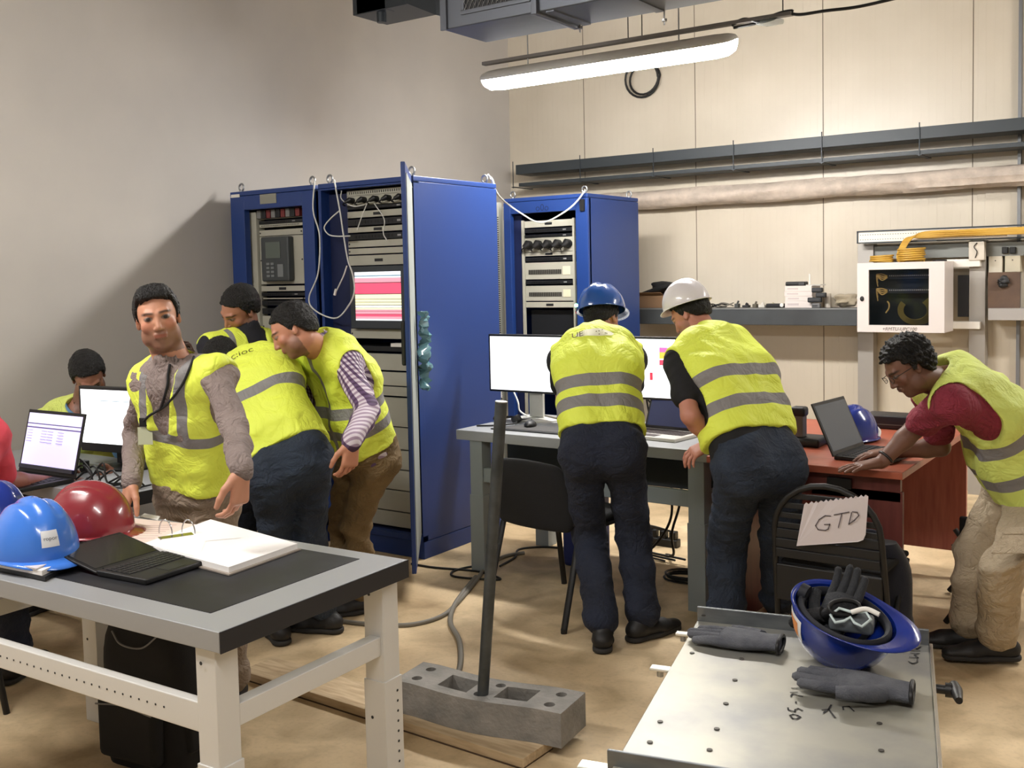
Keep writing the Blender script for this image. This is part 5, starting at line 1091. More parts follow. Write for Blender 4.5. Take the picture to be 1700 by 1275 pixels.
# ------------------------------------------------------------------ people: implicit surfaces meshed by surface nets
class Vol:
    def __init__(s, lo, hi, h):
        s.lo = np.array(lo, float); s.h = h; s.n = np.maximum(4, np.ceil((np.array(hi)-s.lo)/h).astype(int)+1); s.a = np.full(s.n, 1.0, np.float32)
    def reg(s, lo, hi):
        i0 = np.clip(np.floor((lo-s.lo)/s.h).astype(int), 0, s.n); i1 = np.clip(np.ceil((hi-s.lo)/s.h).astype(int)+1, 0, s.n)
        if (i1 <= i0).any(): return None
        ax = [(s.lo[k]+np.arange(i0[k], i1[k])*s.h).astype(np.float32) for k in range(3)]
        return tuple(slice(a, b) for a, b in zip(i0, i1)), ax[0][:, None, None], ax[1][None, :, None], ax[2][None, None, :]
    def ap(s, pr, k, sub=False):
        r = s.reg(pr.lo-k-2*s.h-.02, pr.hi+k+2*s.h+.02)
        if r is None: return
        sl, X, Y, Z = r; d = pr.d(X, Y, Z); a = s.a[sl]
        if sub:
            d = -d; h = np.clip(.5-.5*(d-a)/max(k, 1e-5)*-1, 0, 1); h = np.clip(.5+.5*(d-a)/max(k, 1e-5), 0, 1); s.a[sl] = a*(1-h)+d*h+k*h*(1-h)
        else:
            h = np.clip(.5+.5*(a-d)/max(k, 1e-5), 0, 1); s.a[sl] = a*(1-h)+d*h-k*h*(1-h)
    def plane(s, o, n, k=.004):   # keep the side opposite to n
        n = np.array(n, float)/np.linalg.norm(n); _, X, Y, Z = s.reg(s.lo, s.lo+s.n*s.h); d = (X-o[0])*n[0]+(Y-o[1])*n[1]+(Z-o[2])*n[2]; a = s.a
        h = np.clip(.5+.5*(d-a)/k, 0, 1); s.a = (a*(1-h)+d*h+k*h*(1-h)).astype(np.float32)
    def mesh(s, smooth=2):
        a = s.a; a[0] = 1; a[-1] = 1; a[:, 0] = 1; a[:, -1] = 1; a[:, :, 0] = 1; a[:, :, -1] = 1
        ins = a < 0; c = np.zeros(tuple(s.n-1), np.uint8); sh = [(i, j, k) for i in (0, 1) for j in (0, 1) for k in (0, 1)]
        def vw(q, o): return q[o[0]:o[0]+s.n[0]-1, o[1]:o[1]+s.n[1]-1, o[2]:o[2]+s.n[2]-1]
        for o in sh: c += vw(ins, o)
        act = (c > 0) & (c < 8); idx = np.argwhere(act)
        if len(idx) == 0: return np.zeros((0, 3)), np.zeros((0, 4), int)
        mp = np.full(act.shape, -1, np.int32); mp[act] = np.arange(len(idx))
        pos = np.zeros((len(idx), 3)); cnt = np.zeros(len(idx)); val = {o: a[idx[:, 0]+o[0], idx[:, 1]+o[1], idx[:, 2]+o[2]] for o in sh}
        for o in sh:
            for ax in range(3):
                if o[ax]: continue
                p = list(o); p[ax] = 1; p = tuple(p); v0, v1 = val[o], val[p]; m = (v0 < 0) != (v1 < 0); t = np.where(m, v0/(v0-v1+1e-12), 0)
                q = np.tile(np.array(o, float), (len(idx), 1)); q[:, ax] += t; pos += q*m[:, None]; cnt += m
        V = (idx+pos/cnt[:, None])*s.h+s.lo; F_ = []
        for ax in range(3):
            b1, b2 = (ax+1) % 3, (ax+2) % 3; s0 = [slice(None)]*3; s1 = [slice(None)]*3; s0[ax] = slice(0, -1); s1[ax] = slice(1, None)
            A = ins[tuple(s0)]; B_ = ins[tuple(s1)]; e = np.argwhere(A != B_); ok = (e[:, b1] > 0) & (e[:, b2] > 0) & (e[:, b1] < s.n[b1]-1) & (e[:, b2] < s.n[b2]-1); e = e[ok]; fl = A[tuple(e.T)]
            def cell(d1, d2): q = e.copy(); q[:, b1] -= d1; q[:, b2] -= d2; return mp[tuple(q.T)]
            Q = np.stack([cell(1, 1), cell(0, 1), cell(0, 0), cell(1, 0)], 1); Q[~fl] = Q[~fl][:, ::-1]; F_.append(Q)
        F_ = np.concatenate(F_); return smooth_mesh(V, F_, smooth), F_
def smooth_mesh(V, F_, it):
    E_ = np.concatenate([F_[:, [0, 1]], F_[:, [1, 2]], F_[:, [2, 3]], F_[:, [3, 0]]]); n = len(V)
    deg = np.bincount(E_.ravel(), minlength=n)+1e-9
    for _ in range(it):
        S = np.stack([np.bincount(E_[:, 0], V[E_[:, 1], k], n)+np.bincount(E_[:, 1], V[E_[:, 0], k], n) for k in range(3)], 1)/deg[:, None]; V = V*.5+S*.5
    return V
def vnormals(V, F_):
    n = np.cross(V[F_[:, 2]]-V[F_[:, 0]], V[F_[:, 3]]-V[F_[:, 1]]); N_ = np.zeros_like(V)
    for k in range(3):
        for j in range(4): N_[:, k] += np.bincount(F_[:, j], n[:, k], len(V))
    return N_/(np.linalg.norm(N_, axis=1, keepdims=True)+1e-12)
class Cap:
    def __init__(s, a, b, ra, rb=None, fl=None):
        s.a = np.array(a, float); s.b = np.array(b, float); s.ra = ra; s.rb = ra if rb is None else rb; s.fl = fl
        r = max(s.ra, s.rb)*max(1, fl[1] if fl else 1); s.lo = np.minimum(s.a, s.b)-r; s.hi = np.maximum(s.a, s.b)+r
    def d(s, X, Y, Z):
        a, b = s.a, s.b
        if s.fl:
            n, k = s.fl; n = np.array(n)/np.linalg.norm(n); q = 1/k-1; t = (X*n[0]+Y*n[1]+Z*n[2])*q; X = X+t*n[0]; Y = Y+t*n[1]; Z = Z+t*n[2]; a = a+n*(a@n)*q; b = b+n*(b@n)*q
        ba = b-a; L2 = ba@ba+1e-9; x, y, z = X-a[0], Y-a[1], Z-a[2]; h = np.clip((x*ba[0]+y*ba[1]+z*ba[2])/L2, 0, 1)
        return np.sqrt((x-ba[0]*h)**2+(y-ba[1]*h)**2+(z-ba[2]*h)**2)-(s.ra+(s.rb-s.ra)*h)
class Ell:
    def __init__(s, c, r, R=None):
        s.c = np.array(c, float); s.r = np.array(r, float); s.R = np.eye(3) if R is None else R; m = max(r); s.lo = s.c-m; s.hi = s.c+m
    def d(s, X, Y, Z):
        x, y, z = X-s.c[0], Y-s.c[1], Z-s.c[2]; R = s.R; q = [x*R[0, i]+y*R[1, i]+z*R[2, i] for i in range(3)]
        k0 = np.sqrt(sum((q[i]/s.r[i])**2 for i in range(3))); k1 = np.sqrt(sum((q[i]/s.r[i]**2)**2 for i in range(3)))+1e-9; return k0*(k0-1)/k1
def nz(v): v = np.array(v, float); return v/(np.linalg.norm(v)+1e-12)
def J(px, py, par, L, sg):   # joint on the ray of (px,py) at distance L from its parent joint
    d = ray(px, py); o = np.array([0, 0, EYE]); w = o-par; A = d@d; B_ = d@w; C_ = w@w-L*L; D = B_*B_-A*C_
    t = -B_/A if D <= 0 else (-B_+sg*math.sqrt(D))/A
    return o+d*t
def fold(V, N_, fs, seed):
    r = np.random.RandomState(seed); out = np.zeros(len(V))
    for fr, am, dr in fs:
        for _ in range(3):
            d = nz(np.array(dr)+r.randn(3)*.35); e = nz(r.randn(3)); ph = r.rand(2)*6
            s = np.sin(fr*(V@d)+1.8*np.sin(fr*.45*(V@e)+ph[0])+ph[1]); out += am*(1-np.abs(s)*1.6)
    return V+N_*out[:, None]
def mkobj(name, V, F_, m, parent, attrs=None, cols=None):
    me = bpy.data.meshes.new(name); V = V-worldloc(parent); me.vertices.add(len(V)); me.vertices.foreach_set('co', V.astype(np.float32).ravel())
    me.loops.add(F_.size); me.loops.foreach_set('vertex_index', F_.astype(np.int32).ravel()); me.polygons.add(len(F_)); me.polygons.foreach_set('loop_start', np.arange(0, F_.size, 4, dtype=np.int32))
    me.polygons.foreach_set('use_smooth', np.ones(len(F_), bool)); me.update(calc_edges=True); me.validate()
    for k, v in (attrs or {}).items(): at_ = me.attributes.new(k, 'FLOAT', 'POINT'); at_.data.foreach_set('value', v.astype(np.float32))
    if cols is not None: c = me.color_attributes.new('tone', 'FLOAT_COLOR', 'POINT'); c.data.foreach_set('color', np.concatenate([cols, np.ones((len(cols), 1))], 1).astype(np.float32).ravel())
    for q in (m if isinstance(m, list) else [m]): me.materials.append(q)
    o = bpy.data.objects.new(name, me); COL.objects.link(o); o.parent = parent; return o
# materials driven by mesh attributes
def skinmat():
    if 'skin' in MC: return MC['skin']
    m = mat('skin', (180, 130, 105), .5, bump=.08, bscale=260); N, L, b = nodes(m); a = N.new('ShaderNodeAttribute'); a.attribute_name = 'tone'; L.new(a.outputs['Color'], b.inputs['Base Color'])
    b.inputs['Subsurface Weight'].default_value = .05; b.inputs['Subsurface Radius'].default_value = (.012, .005, .003); return m
SKM = skinmat()
def hivis(name, col=(226, 240, 84)):
    m = mat(name, col, .62, bump=.12, bscale=420, wrinkle=.35, wscale=7); N, L, b = nodes(m); a = N.new('ShaderNodeAttribute'); a.attribute_name = 'band'
    g = N.new('ShaderNodeMath'); g.operation = 'GREATER_THAN'; g.inputs[1].default_value = 0; L.new(a.outputs['Fac'], g.inputs[0])
    a2 = N.new('ShaderNodeAttribute'); a2.attribute_name = 'dark'; g2 = N.new('ShaderNodeMath'); g2.operation = 'GREATER_THAN'; g2.inputs[1].default_value = 0; L.new(a2.outputs['Fac'], g2.inputs[0])
    mx = N.new('ShaderNodeMix'); mx.data_type = 'RGBA'; mx.inputs[6].default_value = lin(col)+(1,); mx.inputs[7].default_value = lin((128, 126, 126))+(1,); L.new(g.outputs[0], mx.inputs[0])
    m2 = N.new('ShaderNodeMix'); m2.data_type = 'RGBA'; L.new(mx.outputs[2], m2.inputs[6]); m2.inputs[7].default_value = lin((24, 24, 26))+(1,); L.new(g2.outputs[0], m2.inputs[0]); L.new(m2.outputs[2], b.inputs['Base Color'])
    return m
HV = hivis('hi-vis yellow fabric'); HV2 = hivis('hi-vis lime fabric', (212, 226, 116))
def stripemat(name, c1, c2, c3, fr=300):
    m = mat(name, c1, .75); N, L, b = nodes(m); outs = []
    for k, f in (('su', fr), ('sv', fr*.8)):
        a = N.new('ShaderNodeAttribute'); a.attribute_name = k; q = N.new('ShaderNodeMath'); q.operation = 'MULTIPLY'; q.inputs[1].default_value = f; L.new(a.outputs['Fac'], q.inputs[0])
        s = N.new('ShaderNodeMath'); s.operation = 'SINE'; L.new(q.outputs[0], s.inputs[0]); g = N.new('ShaderNodeMath'); g.operation = 'GREATER_THAN'; g.inputs[1].default_value = .1; L.new(s.outputs[0], g.inputs[0]); outs.append(g)
    m1 = N.new('ShaderNodeMix'); m1.data_type = 'RGBA'; m1.inputs[6].default_value = lin(c1)+(1,); m1.inputs[7].default_value = lin(c2)+(1,); L.new(outs[0].outputs[0], m1.inputs[0])
    m2 = N.new('ShaderNodeMix'); m2.data_type = 'RGBA'; m2.blend_type = 'MULTIPLY'; m2.inputs[7].default_value = lin(c3)+(1,); L.new(m1.outputs[2], m2.inputs[6]); L.new(outs[1].outputs[0], m2.inputs[0]); L.new(m2.outputs[2], b.inputs['Base Color']); return m
JEANS = mat('dark blue denim', (20, 26, 42), .85, bump=.3, bscale=500, col2=(28, 36, 56), vscale=6, wrinkle=.5)
JEANS2 = mat('washed blue denim', (26, 35, 50), .85, bump=.3, bscale=500, col2=(42, 54, 72), vscale=7, wrinkle=.5)
KHAKI = mat('olive khaki cotton', (128, 106, 72), .85, bump=.15, bscale=400, col2=(110, 90, 60), vscale=7, wrinkle=.6)
CARGO = mat('beige cargo cotton', (184, 168, 142), .85, bump=.15, bscale=400, col2=(168, 152, 128), vscale=7, wrinkle=.6)
TAUPE = mat('taupe trouser cloth', (138, 122, 106), .85, bump=.15, bscale=400, wrinkle=.5)
SHOE = mat('black shoe leather', (26, 25, 26), .55, bump=.1, bscale=200); SOLE = mat('dark rubber sole', (44, 42, 40), .8)
HAIR = mat('near-black hair', (11, 9, 8), .5, bump=.9, bscale=180, spec=.4)
def hand_prims(wr, d, n, side, curl=(.25, .35, .3), spread=.12, sc=1.0, thumb=.6):
    d = nz(d); n = nz(n-d*(n@d)); t = np.cross(d, n)*(1 if side == 'R' else -1); P_ = []
    P_.append((Cap(wr-d*.01, wr+d*.03*sc, .024, .026, (n, .72)), .015))
    for u in (-.028, -.01, .01, .027): P_.append((Cap(wr+(d*.025+t*u*.7)*sc, wr+(d*.085+t*u)*sc, .0165*sc, .0135*sc, (n, .9)), .012))
    for i, (u, L_, r) in enumerate(((.03, .072, .0088), (.0105, .08, .009), (-.0095, .074, .0086), (-.028, .058, .0076))):
        p = wr+(d*(.088-.004*abs(i-1))+t*u)*sc; a = curl[0]*(1+.15*i); dd = nz(d+t*spread*(1.2-i)*.6)
        for k, fr in enumerate((.45, .31, .24)):
            v = dd*math.cos(a)+n*math.sin(a); q = p+v*L_*fr*sc; P_.append((Cap(p, q, (r-.0008*k)*sc, (r-.0008*(k+1))*sc), .0035)); p = q; a += curl[min(k+1, 2)]
    p = wr+(d*.022+t*.026+n*.006)*sc; q = p+nz(d*.65+t*thumb+n*.25)*.04*sc; r_ = q+nz(d*.85+t*thumb*.55+n*.25)*.03*sc; s_ = r_+nz(d+t*.15+n*.3)*.024*sc
    P_ += [(Cap(wr+d*.01+t*.012, p, .016*sc, .0145*sc), .01), (Cap(p, q, .0145*sc, .0115*sc), .008), (Cap(q, r_, .011*sc, .0098*sc), .004), (Cap(r_, s_, .0098*sc, .008*sc), .004)]
    return P_
def head_prims(c, H, sc=1.0, heavy=0):
    Pt = lambda x, y, z: c+H@np.array([x, y, z])*sc
    E = lambda p, r, Rr=None: Ell(Pt(*p), np.array(r)*sc, H if Rr is None else H@Rr)
    add = [(E((0, -.018, .036), (.071, .094, .083)), .01), (E((0, .022, -.012), (.0575, .074, .092)), .03), (E((0, .03, -.07), (.043, .05, .042)), .03), (E((0, .066, -.098), (.021, .017, .014)), .02)]
    add += [(Cap(Pt(0, .09, .014), Pt(0, .109, -.026), .0075*sc, .0105*sc), .012), (E((.012, .099, -.031), (.007, .009, .0065)), .006), (E((-.012, .099, -.031), (.007, .009, .0065)), .006)]
    add += [(Cap(Pt(-.036, .079, .03), Pt(-.012, .089, .026), .008*sc), .012), (Cap(Pt(.036, .079, .03), Pt(.012, .089, .026), .008*sc), .012)]
    for s in (-1, 1):
        add += [(E((s*.042, .062, -.022), (.02, .018, .018)), .02), (E((s*.052, .02, -.065), (.014, .03, .024)), .025)]
        add += [(E((s*.073, -.006, .0), (.007, .019, .031), rot('Z', -s*.35)), .005), (E((s*.0735, .0, -.022), (.007, .01, .012)), .005)]
    sub = [(E((s*.031, .098, .008), (.0175, .016, .0115)), .008) for s in (-1, 1)]
    add2 = [(E((s*.031, .077, .008), (.0135, .0135, .0125)), .002) for s in (-1, 1)]
    add2 += [(Cap(Pt(-.018, .091, -.053), Pt(.018, .091, -.053), .0062*sc), .006), (Cap(Pt(-.015, .0905, -.063), Pt(.015, .0905, -.063), .0068*sc), .006)]
    subm = [(Cap(Pt(-.02, .0985, -.058), Pt(.02, .0985, -.058), .002*sc), .002)]
    subm += [(E((s*.079, .0, .004), (.004, .009, .016)), .004) for s in (-1, 1)]
    return add, sub, add2, subm
def sg(v, w=.002): return 1/(1+np.exp(-np.clip(v/w, -30, 30)))
def skin_cols(V, c, H, sc, tone, beard=.5, hairc=(24, 18, 16), nails=()):
    T = np.array(lin(tone)); C = np.tile(T, (len(V), 1)); q = (V-c)@H/sc; x, y, z = q[:, 0], q[:, 1], q[:, 2]; near = (np.abs(x) < .1) & (np.abs(y) < .14) & (z > -.13) & (z < .14)
    def mix(m, col): nonlocal C; m = (m*near)[:, None]; C = C*(1-m)+np.array(lin(col))*m
    r = np.random.RandomState(1)
    dk = tuple(v*.62 for v in tone); rd = (min(255, tone[0]*1.0), tone[1]*.78, tone[2]*.78)
    mix(sg(.020-np.hypot(np.abs(x)-.042, (z+.02)))*.35*(y > .03), rd)                       # cheeks
    mix(beard*sg(-.034-z+.25*np.maximum(0, .05-y), .012)*(y > -.0), tuple(v*.45+8 for v in tone))      # stubble
    mix(sg(.006-np.abs(z+.058), .0015)*sg(.021-np.abs(x))*(y > .07), (tone[0]*.76, tone[1]*.6, tone[2]*.6))
    bz = .029+.1*(np.abs(x)-.03)*(np.abs(x) < .03)-.25*np.maximum(0, np.abs(x)-.036)
    mix(.9*sg(.0042-np.abs(z-bz), .001)*sg(.021-np.abs(np.abs(x)-.031))*(y > .05), hairc)        # brows
    ex = np.hypot((np.abs(x)-.031)/.0135, (z-.008)/.0072); mix(sg(1.25-ex, .06)*(y > .06), dk); mix(sg(1-ex, .06)*(y > .06), (120, 104, 94)); mix(sg(.0075-np.hypot(np.abs(x)-.031, z-.0085), .0006)*(ex < 1.15)*(y > .06), (28, 18, 14))
    return C
def hairline(y, low=0): return np.interp(y, [-.14, -.09, -.05, -.015, .006, .02, .045, .075, .12], [-.062-low, -.062-low, -.045-low, .012, -.012, .03, .058, .082, .09])
NP = [0]
def person(label, J_, cfg, group=None):
    """J_: dict of world joints; cfg: clothing and looks"""
    NP[0] += 1; seed = NP[0]*13; g = J_; pel, neck = g['pel'], g['neck']; up = nz(neck-pel); s = nz(g['shR']-g['shL']); s = nz(s-up*(s@up)); f = np.cross(up, s)   # s points to the body's right, f to its front
    mn = min(g['anL'][2], g['anR'][2]); t = thing('person', label, 'person', (pel[0], pel[1], 0), group); sc = cfg.get('hs', .93); fat = cfg.get('fat', 1.0)
    H = np.stack([np.cross(nz(g['hd']), nz(g['hu'])), nz(g['hd']), np.zeros(3)], 1); y_ = nz(g['hd']); z_ = nz(np.array(g['hu'])-y_*(y_@np.array(g['hu']))); x_ = np.cross(y_, z_); H = np.stack([x_, y_, z_], 1); hc = g['head']
    bk = cfg.get('hunch', .03); L_ = np.linalg.norm(neck-pel)
    S = [pel, pel+up*L_*.3-f*bk*.6, pel+up*L_*.62-f*bk, pel+up*L_*.86-f*bk*.5]
    def torso(e):
        P_ = []; wd = [.075*fat, .065*fat, .078*fat, .07*fat]; rr = [.1*fat+e, .092*fat+e, .098*fat+e, .078+e]
        for i in range(3):
            for k in (-1, 0, 1): P_.append((Cap(S[i]+s*wd[i]*k, S[i+1]+s*wd[i+1]*k, rr[i], rr[i+1], (f, .95)), .03))
        for sh in ('shL', 'shR'):
            P_.append((Cap(S[3], g[sh]-up*.01, .08+e*.8, .052+e*.8), .04)); P_.append((Cap(neck-up*.02, g[sh]+up*.0, .05+e*.7, .046+e*.6), .035)); P_.append((Cap(S[2]+s*(.09 if sh == 'shR' else -.09)*fat, g[sh]-up*.02, .08+e*.8, .05+e*.8), .04))
        return P_
    def arm(sd, e0, e1, upto=1.0):
        a, b, w = g['sh'+sd], g['el'+sd], g['wr'+sd]; P_ = []
        if upto >= 1: P_ = [(Cap(a, b, e0, (e0+e1)/2*1.02), .02), (Cap(b, b+(w-b)*.35, (e0+e1)/2*1.0, (e0+e1)/2*.98), .02), (Cap(b+(w-b)*.35, b+(w-b)*min(1, upto-1+.0) if upto < 2 else w, (e0+e1)/2*.98, e1), .015)]
        else: P_ = [(Cap(a, a+(b-a)*upto, e0, e0*.98), .02)]
        return P_
    # --- body
    core = [(Cap(q.a, q.b, max(.03, q.ra-.012), max(.03, q.rb-.012)), k) for q, k in torso(0)]+[(Cap(neck-up*.05, hc-H[:, 2]*.06-H[:, 1]*.012, .064, .054), .02)]
    for sd in 'LR': a, b, w = g['sh'+sd], g['el'+sd], g['wr'+sd]; ak = .62 if cfg['sleeve'] > 1 else 1.0; core += [(Cap(a, b, .044*min(1, ak+.1), .038*ak), .02), (Cap(b, b+(w-b)*.3, .038*ak, .039*ak), .015), (Cap(b+(w-b)*.3, w, .039*ak, .0255, ), .015)]
    add, sub, add2, subm = head_prims(hc, H, sc); hands = {}
    for sd in 'LR':
        hd_ = g.get('hand'+sd)
        if hd_: hands[sd] = hand_prims(g['wr'+sd], np.array(hd_[0]), np.array(hd_[1]), sd, *hd_[2:])
        else: hands[sd] = hand_prims(g['wr'+sd], nz(g['wr'+sd]-g['el'+sd]), f*.2-s*(1 if sd == 'R' else -1), sd, (.5, .5, .4))
    def fill(v, hs=True):
        for q, k in core: v.ap(q, k)
        for q, k in add: v.ap(q, k)
        for q, k in sub: v.ap(q, k, True)
        for q, k in add2: v.ap(q, k)
        for q, k in subm: v.ap(q, k, True)
        for sd in hands:
            for q, k in hands[sd]: v.ap(q, k)
    allp = [q for q, _ in core]+[q for q, _ in add]; lo = np.min([q.lo for q in allp], 0)-.1; hi = np.max([q.hi for q in allp], 0)+.1
    fine = cfg.get('fine', .0032); wins = [(hc-.135, hc+.135, fine)]
    for sd in hands:
        if cfg.get('hide'+sd): continue
        ps = [q for q, _ in hands[sd]]; a = np.min([q.lo for q in ps], 0)-.012; b = np.max([q.hi for q in ps], 0)+.012; wins.append((a, b, max(.0026, fine)))
    Vs = []; Fs = []; n = 0
    v = Vol(lo, hi, .0075); fill(v); V, F_ = v.mesh(2); ce = V[F_].mean(1); keep = np.ones(len(F_), bool)
    for a, b, h in wins: keep &= ~((ce > a+.008) & (ce < b-.008)).all(1)
    Vs.append(V); Fs.append(F_[keep]); n = len(V)
    for a, b, h in wins:
        v = Vol(a, b, h); fill(v); v.a = v.a.copy(); V, F_ = v.mesh(1)
        ce = V[F_].mean(1); k = ((ce > a+h*2.2) & (ce < b-h*2.2)).all(1); Vs.append(V); Fs.append(F_[k]+n); n += len(V)
    V = np.concatenate(Vs); F_ = np.concatenate(Fs); used = np.unique(F_); re = np.zeros(len(V), int); re[used] = np.arange(len(used)); V = V[used]; F_ = re[F_]
    mkobj('body', V, F_, SKM, t, cols=skin_cols(V, hc, H, sc, cfg['skin'], cfg.get('beard', .5)))
    # --- hair
    if not cfg.get('bald'):
        e = cfg.get('hair', .012); v = Vol(hc-.16, hc+.16, .004)
        for q, k in ((Ell(hc+H@np.array([0, -.018, .036])*sc, (np.array([.073, .094, .083])+e)*sc, H), .01), (Ell(hc+H@np.array([0, -.03, -.01])*sc, (np.array([.066, .082, .07])+e*.6)*sc, H), .02)): v.ap(q, k)
        if cfg.get('quiff'): v.ap(Cap(hc+H@np.array([-.03, .04, .092])*sc, hc+H@np.array([.026, .045, .094])*sc, .026), .04)
        _, X, Y, Z = v.reg(v.lo, v.lo+v.n*v.h); X, Y, Z = np.broadcast_arrays(X, Y, Z); q = np.stack([X-hc[0], Y-hc[1], Z-hc[2]], -1)@H/sc; d = hairline(q[..., 1], cfg.get('low', 0))-q[..., 2]+.012*(np.abs(q[..., 0]) > .05)*(q[..., 1] > .03)*(q[..., 2] > .02)
        v.a = np.maximum(v.a, d.astype(np.float32)*.8); V, F_ = v.mesh(1); N_ = vnormals(V, F_); V = fold(V, N_, [(150, cfg.get('messy', .0012), H[:, 1]), (320, .0006, H[:, 0])], seed)
        mkobj('hair', V, F_, HAIR, t)
    # --- shirt
    def cloth(name, prims, subs, planes, m, folds, h=.0075, attr=None, sm=2, mask=None):
        ps = [q for q, _ in prims]; v = Vol(np.min([q.lo for q in ps], 0)-.05, np.max([q.hi for q in ps], 0)+.05, h)
        for q, k in prims: v.ap(q, k)
        for q, k in subs: v.ap(q, k, True)
        for o, n_ in planes: v.plane(o, n_)
        V, F_ = v.mesh(sm); N_ = vnormals(V, F_); V0 = V; V = fold(V, N_, folds, seed+len(name)); V = V if mask is None else V0+(V-V0)*mask(V0)[:, None]; at_ = attr(V, N_) if attr else None
        return mkobj(name, V, F_, m, t, at_)
    sl = cfg['sleeve']; hem = pel+up*cfg.get('hem', .0)
    P_ = torso(.014)
    for sd in 'LR': P_ += arm(sd, .059*cfg.get('slw', 1), .043*cfg.get('slw', 1) if sl > 1 else .06, sl)
    if cfg.get('collar'): P_.append((Cap(neck-up*.02, neck+nz(hc-neck)*.04, .072, .068), .012))
    def sattr(V, N_):
        a = {}; u = (V-pel)@up; w = (V-pel)@s
        for sd in 'LR':
            A, B_ = g['sh'+sd], g['el'+sd]; d = nz(B_-A); h = (V-A)@d; on = ((V-A)@(s*(1 if sd == 'R' else -1)) > -.01) & (h > .0); ang = np.arctan2((V-A)@np.cross(d, f), (V-A)@f); u = np.where(on, h, u); w = np.where(on, ang*.06, w)
        a['su'] = w; a['sv'] = u; return a
    subs = [(Cap(neck+up*.035, neck+up*.2+f*.03, .07), .006)] if not cfg.get('collar') else [(Cap(neck+up*.03, hc, .058), .004)]
    cloth('shirt', P_, subs, [(pel-up*.06, -up)], cfg['shirt'], [(22, cfg.get('sfold', .0022), up), (45, .0012, up)], attr=sattr, mask=lambda V: .15+.85*(np.minimum(np.linalg.norm(V-(g['shL']+g['elL'])/2, axis=1), np.linalg.norm(V-(g['shR']+g['elR'])/2, axis=1)) < .16) if cfg.get('sleeve', 1) < 2 else .15+.85*np.clip((np.abs((V-pel)@s)-.15)/.04, 0, 1))
    # --- vest
    if cfg.get('vest', True):
        P_ = torso(cfg.get('ve', .026)); hm = pel+up*cfg['hem']; fl_ = cfg.get('flare', .0)
        P_ += [(Cap(hm+s*.07*fat*k, hm+up*.14+s*.07*fat*k, .122*fat+fl_, .12*fat+fl_*.3, (f, .95)), .03) for k in (-1, 0, 1)]
        subs = []
        for sd, k in (('L', -1), ('R', 1)):
            a, b = g['sh'+sd], g['el'+sd]; o = a+s*k*(.058+cfg.get('cap', 0)); subs += [(Cap(o-up*.015, o-up*(.12+cfg.get('ahole', 0)), .062+cfg.get('ahole', 0), .07+cfg.get('ahole', 0), None), .012), (Cap(a+(b-a)*.45, b, .075), .01)]
        subs.append((Cap(neck+up*.01+f*.02, neck+up*.2+f*.05, .07), .01))
        if cfg.get('vneck'): vn = cfg['vneck']; subs += [(Cap(neck+f*.10-up*.0, neck+f*.145-up*vn+s*cfg.get('vs', 0), .064, .022), .006)]
        def vattr(V, N_):
            u = (V-hm)@up; w = (V-pel)@s; fr = ((V-pel)@f); return cfg['band'](u, w, fr)
        vo = cloth('hi_vis_vest', P_, subs, [(hm, -up+cfg.get('hemtilt', 0)*s+cfg.get('hemtf', 0)*f)], cfg.get('vmat', HV), [(16, cfg.get('vfold', .004), up*.4+s), (34, .0018, up+s)], attr=vattr, h=.007)
    # --- trousers
    hw = .092*fat; hL, hR = pel-s*hw-up*.03, pel+s*hw-up*.03; g['hL'], g['hR'] = hL, hR; dn = np.array([0, 0, -1.0]); tw = cfg.get('tw', 1.0)
    P_ = [(Cap(hL+s*.01, hR-s*.01, .108*fat, None, (f, 1.0)), .03)]+[(Cap(pel+s*.06*fat*k, pel+up*.16+s*.058*fat*k, .112*fat, .116*fat), .04) for k in (-1, 0, 1)]
    for k, h_, kn, an in ((-1, hL, g['knL'], g['anL']), (1, hR, g['knR'], g['anR'])):
        P_ += [(Ell(h_-f*.03-up*.0, (.08*fat, .08*fat, .11)), .06), (Cap(h_, kn, .092*fat, .064*tw), .03), (Cap(kn, kn+(an-kn)*.4, .065*tw, .062*tw), .03), (Cap(kn+(an-kn)*.4, an+(kn-an)*.06, .062*tw, .059*tw), .02)]
        P_ += [(Ell(an+(kn-an)*.1, (.062*tw, .068*tw, .05)), .02)]
    P_2 = [(pel+up*cfg.get('waist', cfg.get('hem', 0)+.02), up)]
    lo_z = min(g['anL'][2], g['anR'][2])-.055
    P_2.append((np.array([0, 0, max(.03, lo_z)]), (0, 0, -1)))
    cloth('trousers', P_, [], P_2, cfg['pants'], [(26, cfg.get('pfold', .0028), (0, 0, 1)), (60, .001, (0, 0, 1))], h=.0078)
    # --- shoes
    for an, td in ((g['anL'], g['toL']), (g['anR'], g['toR'])):
        d = nz([td[0], td[1], 0]); w = np.cross(d, [0, 0, 1]); b = an.copy(); z0 = an[2]-.088; v = Vol(np.array([b[0], b[1], z0])-[.26, .26, .02], np.array([b[0], b[1], z0])+[.26, .26, .18], .005)
        B_ = np.array([b[0], b[1], z0]); Z_ = np.array([0, 0, 1.0])
        for q, k in ((Cap(B_-d*.05+Z_*.045, B_+d*.1+Z_*.035, .04, .038, (Z_, .95)), .02), (Cap(B_+d*.1+Z_*.03, B_+d*.175+Z_*.026, .044, .034, (Z_, .7)), .02), (Cap(B_-d*.03+Z_*.05, B_-d*.01+Z_*.1, .038, .04), .02)): v.ap(q, k)
        v.plane(B_+Z_*.018, (0, 0, -1)); V, F_ = v.mesh(2); sh = mkobj('shoe', V, F_, SHOE, t)
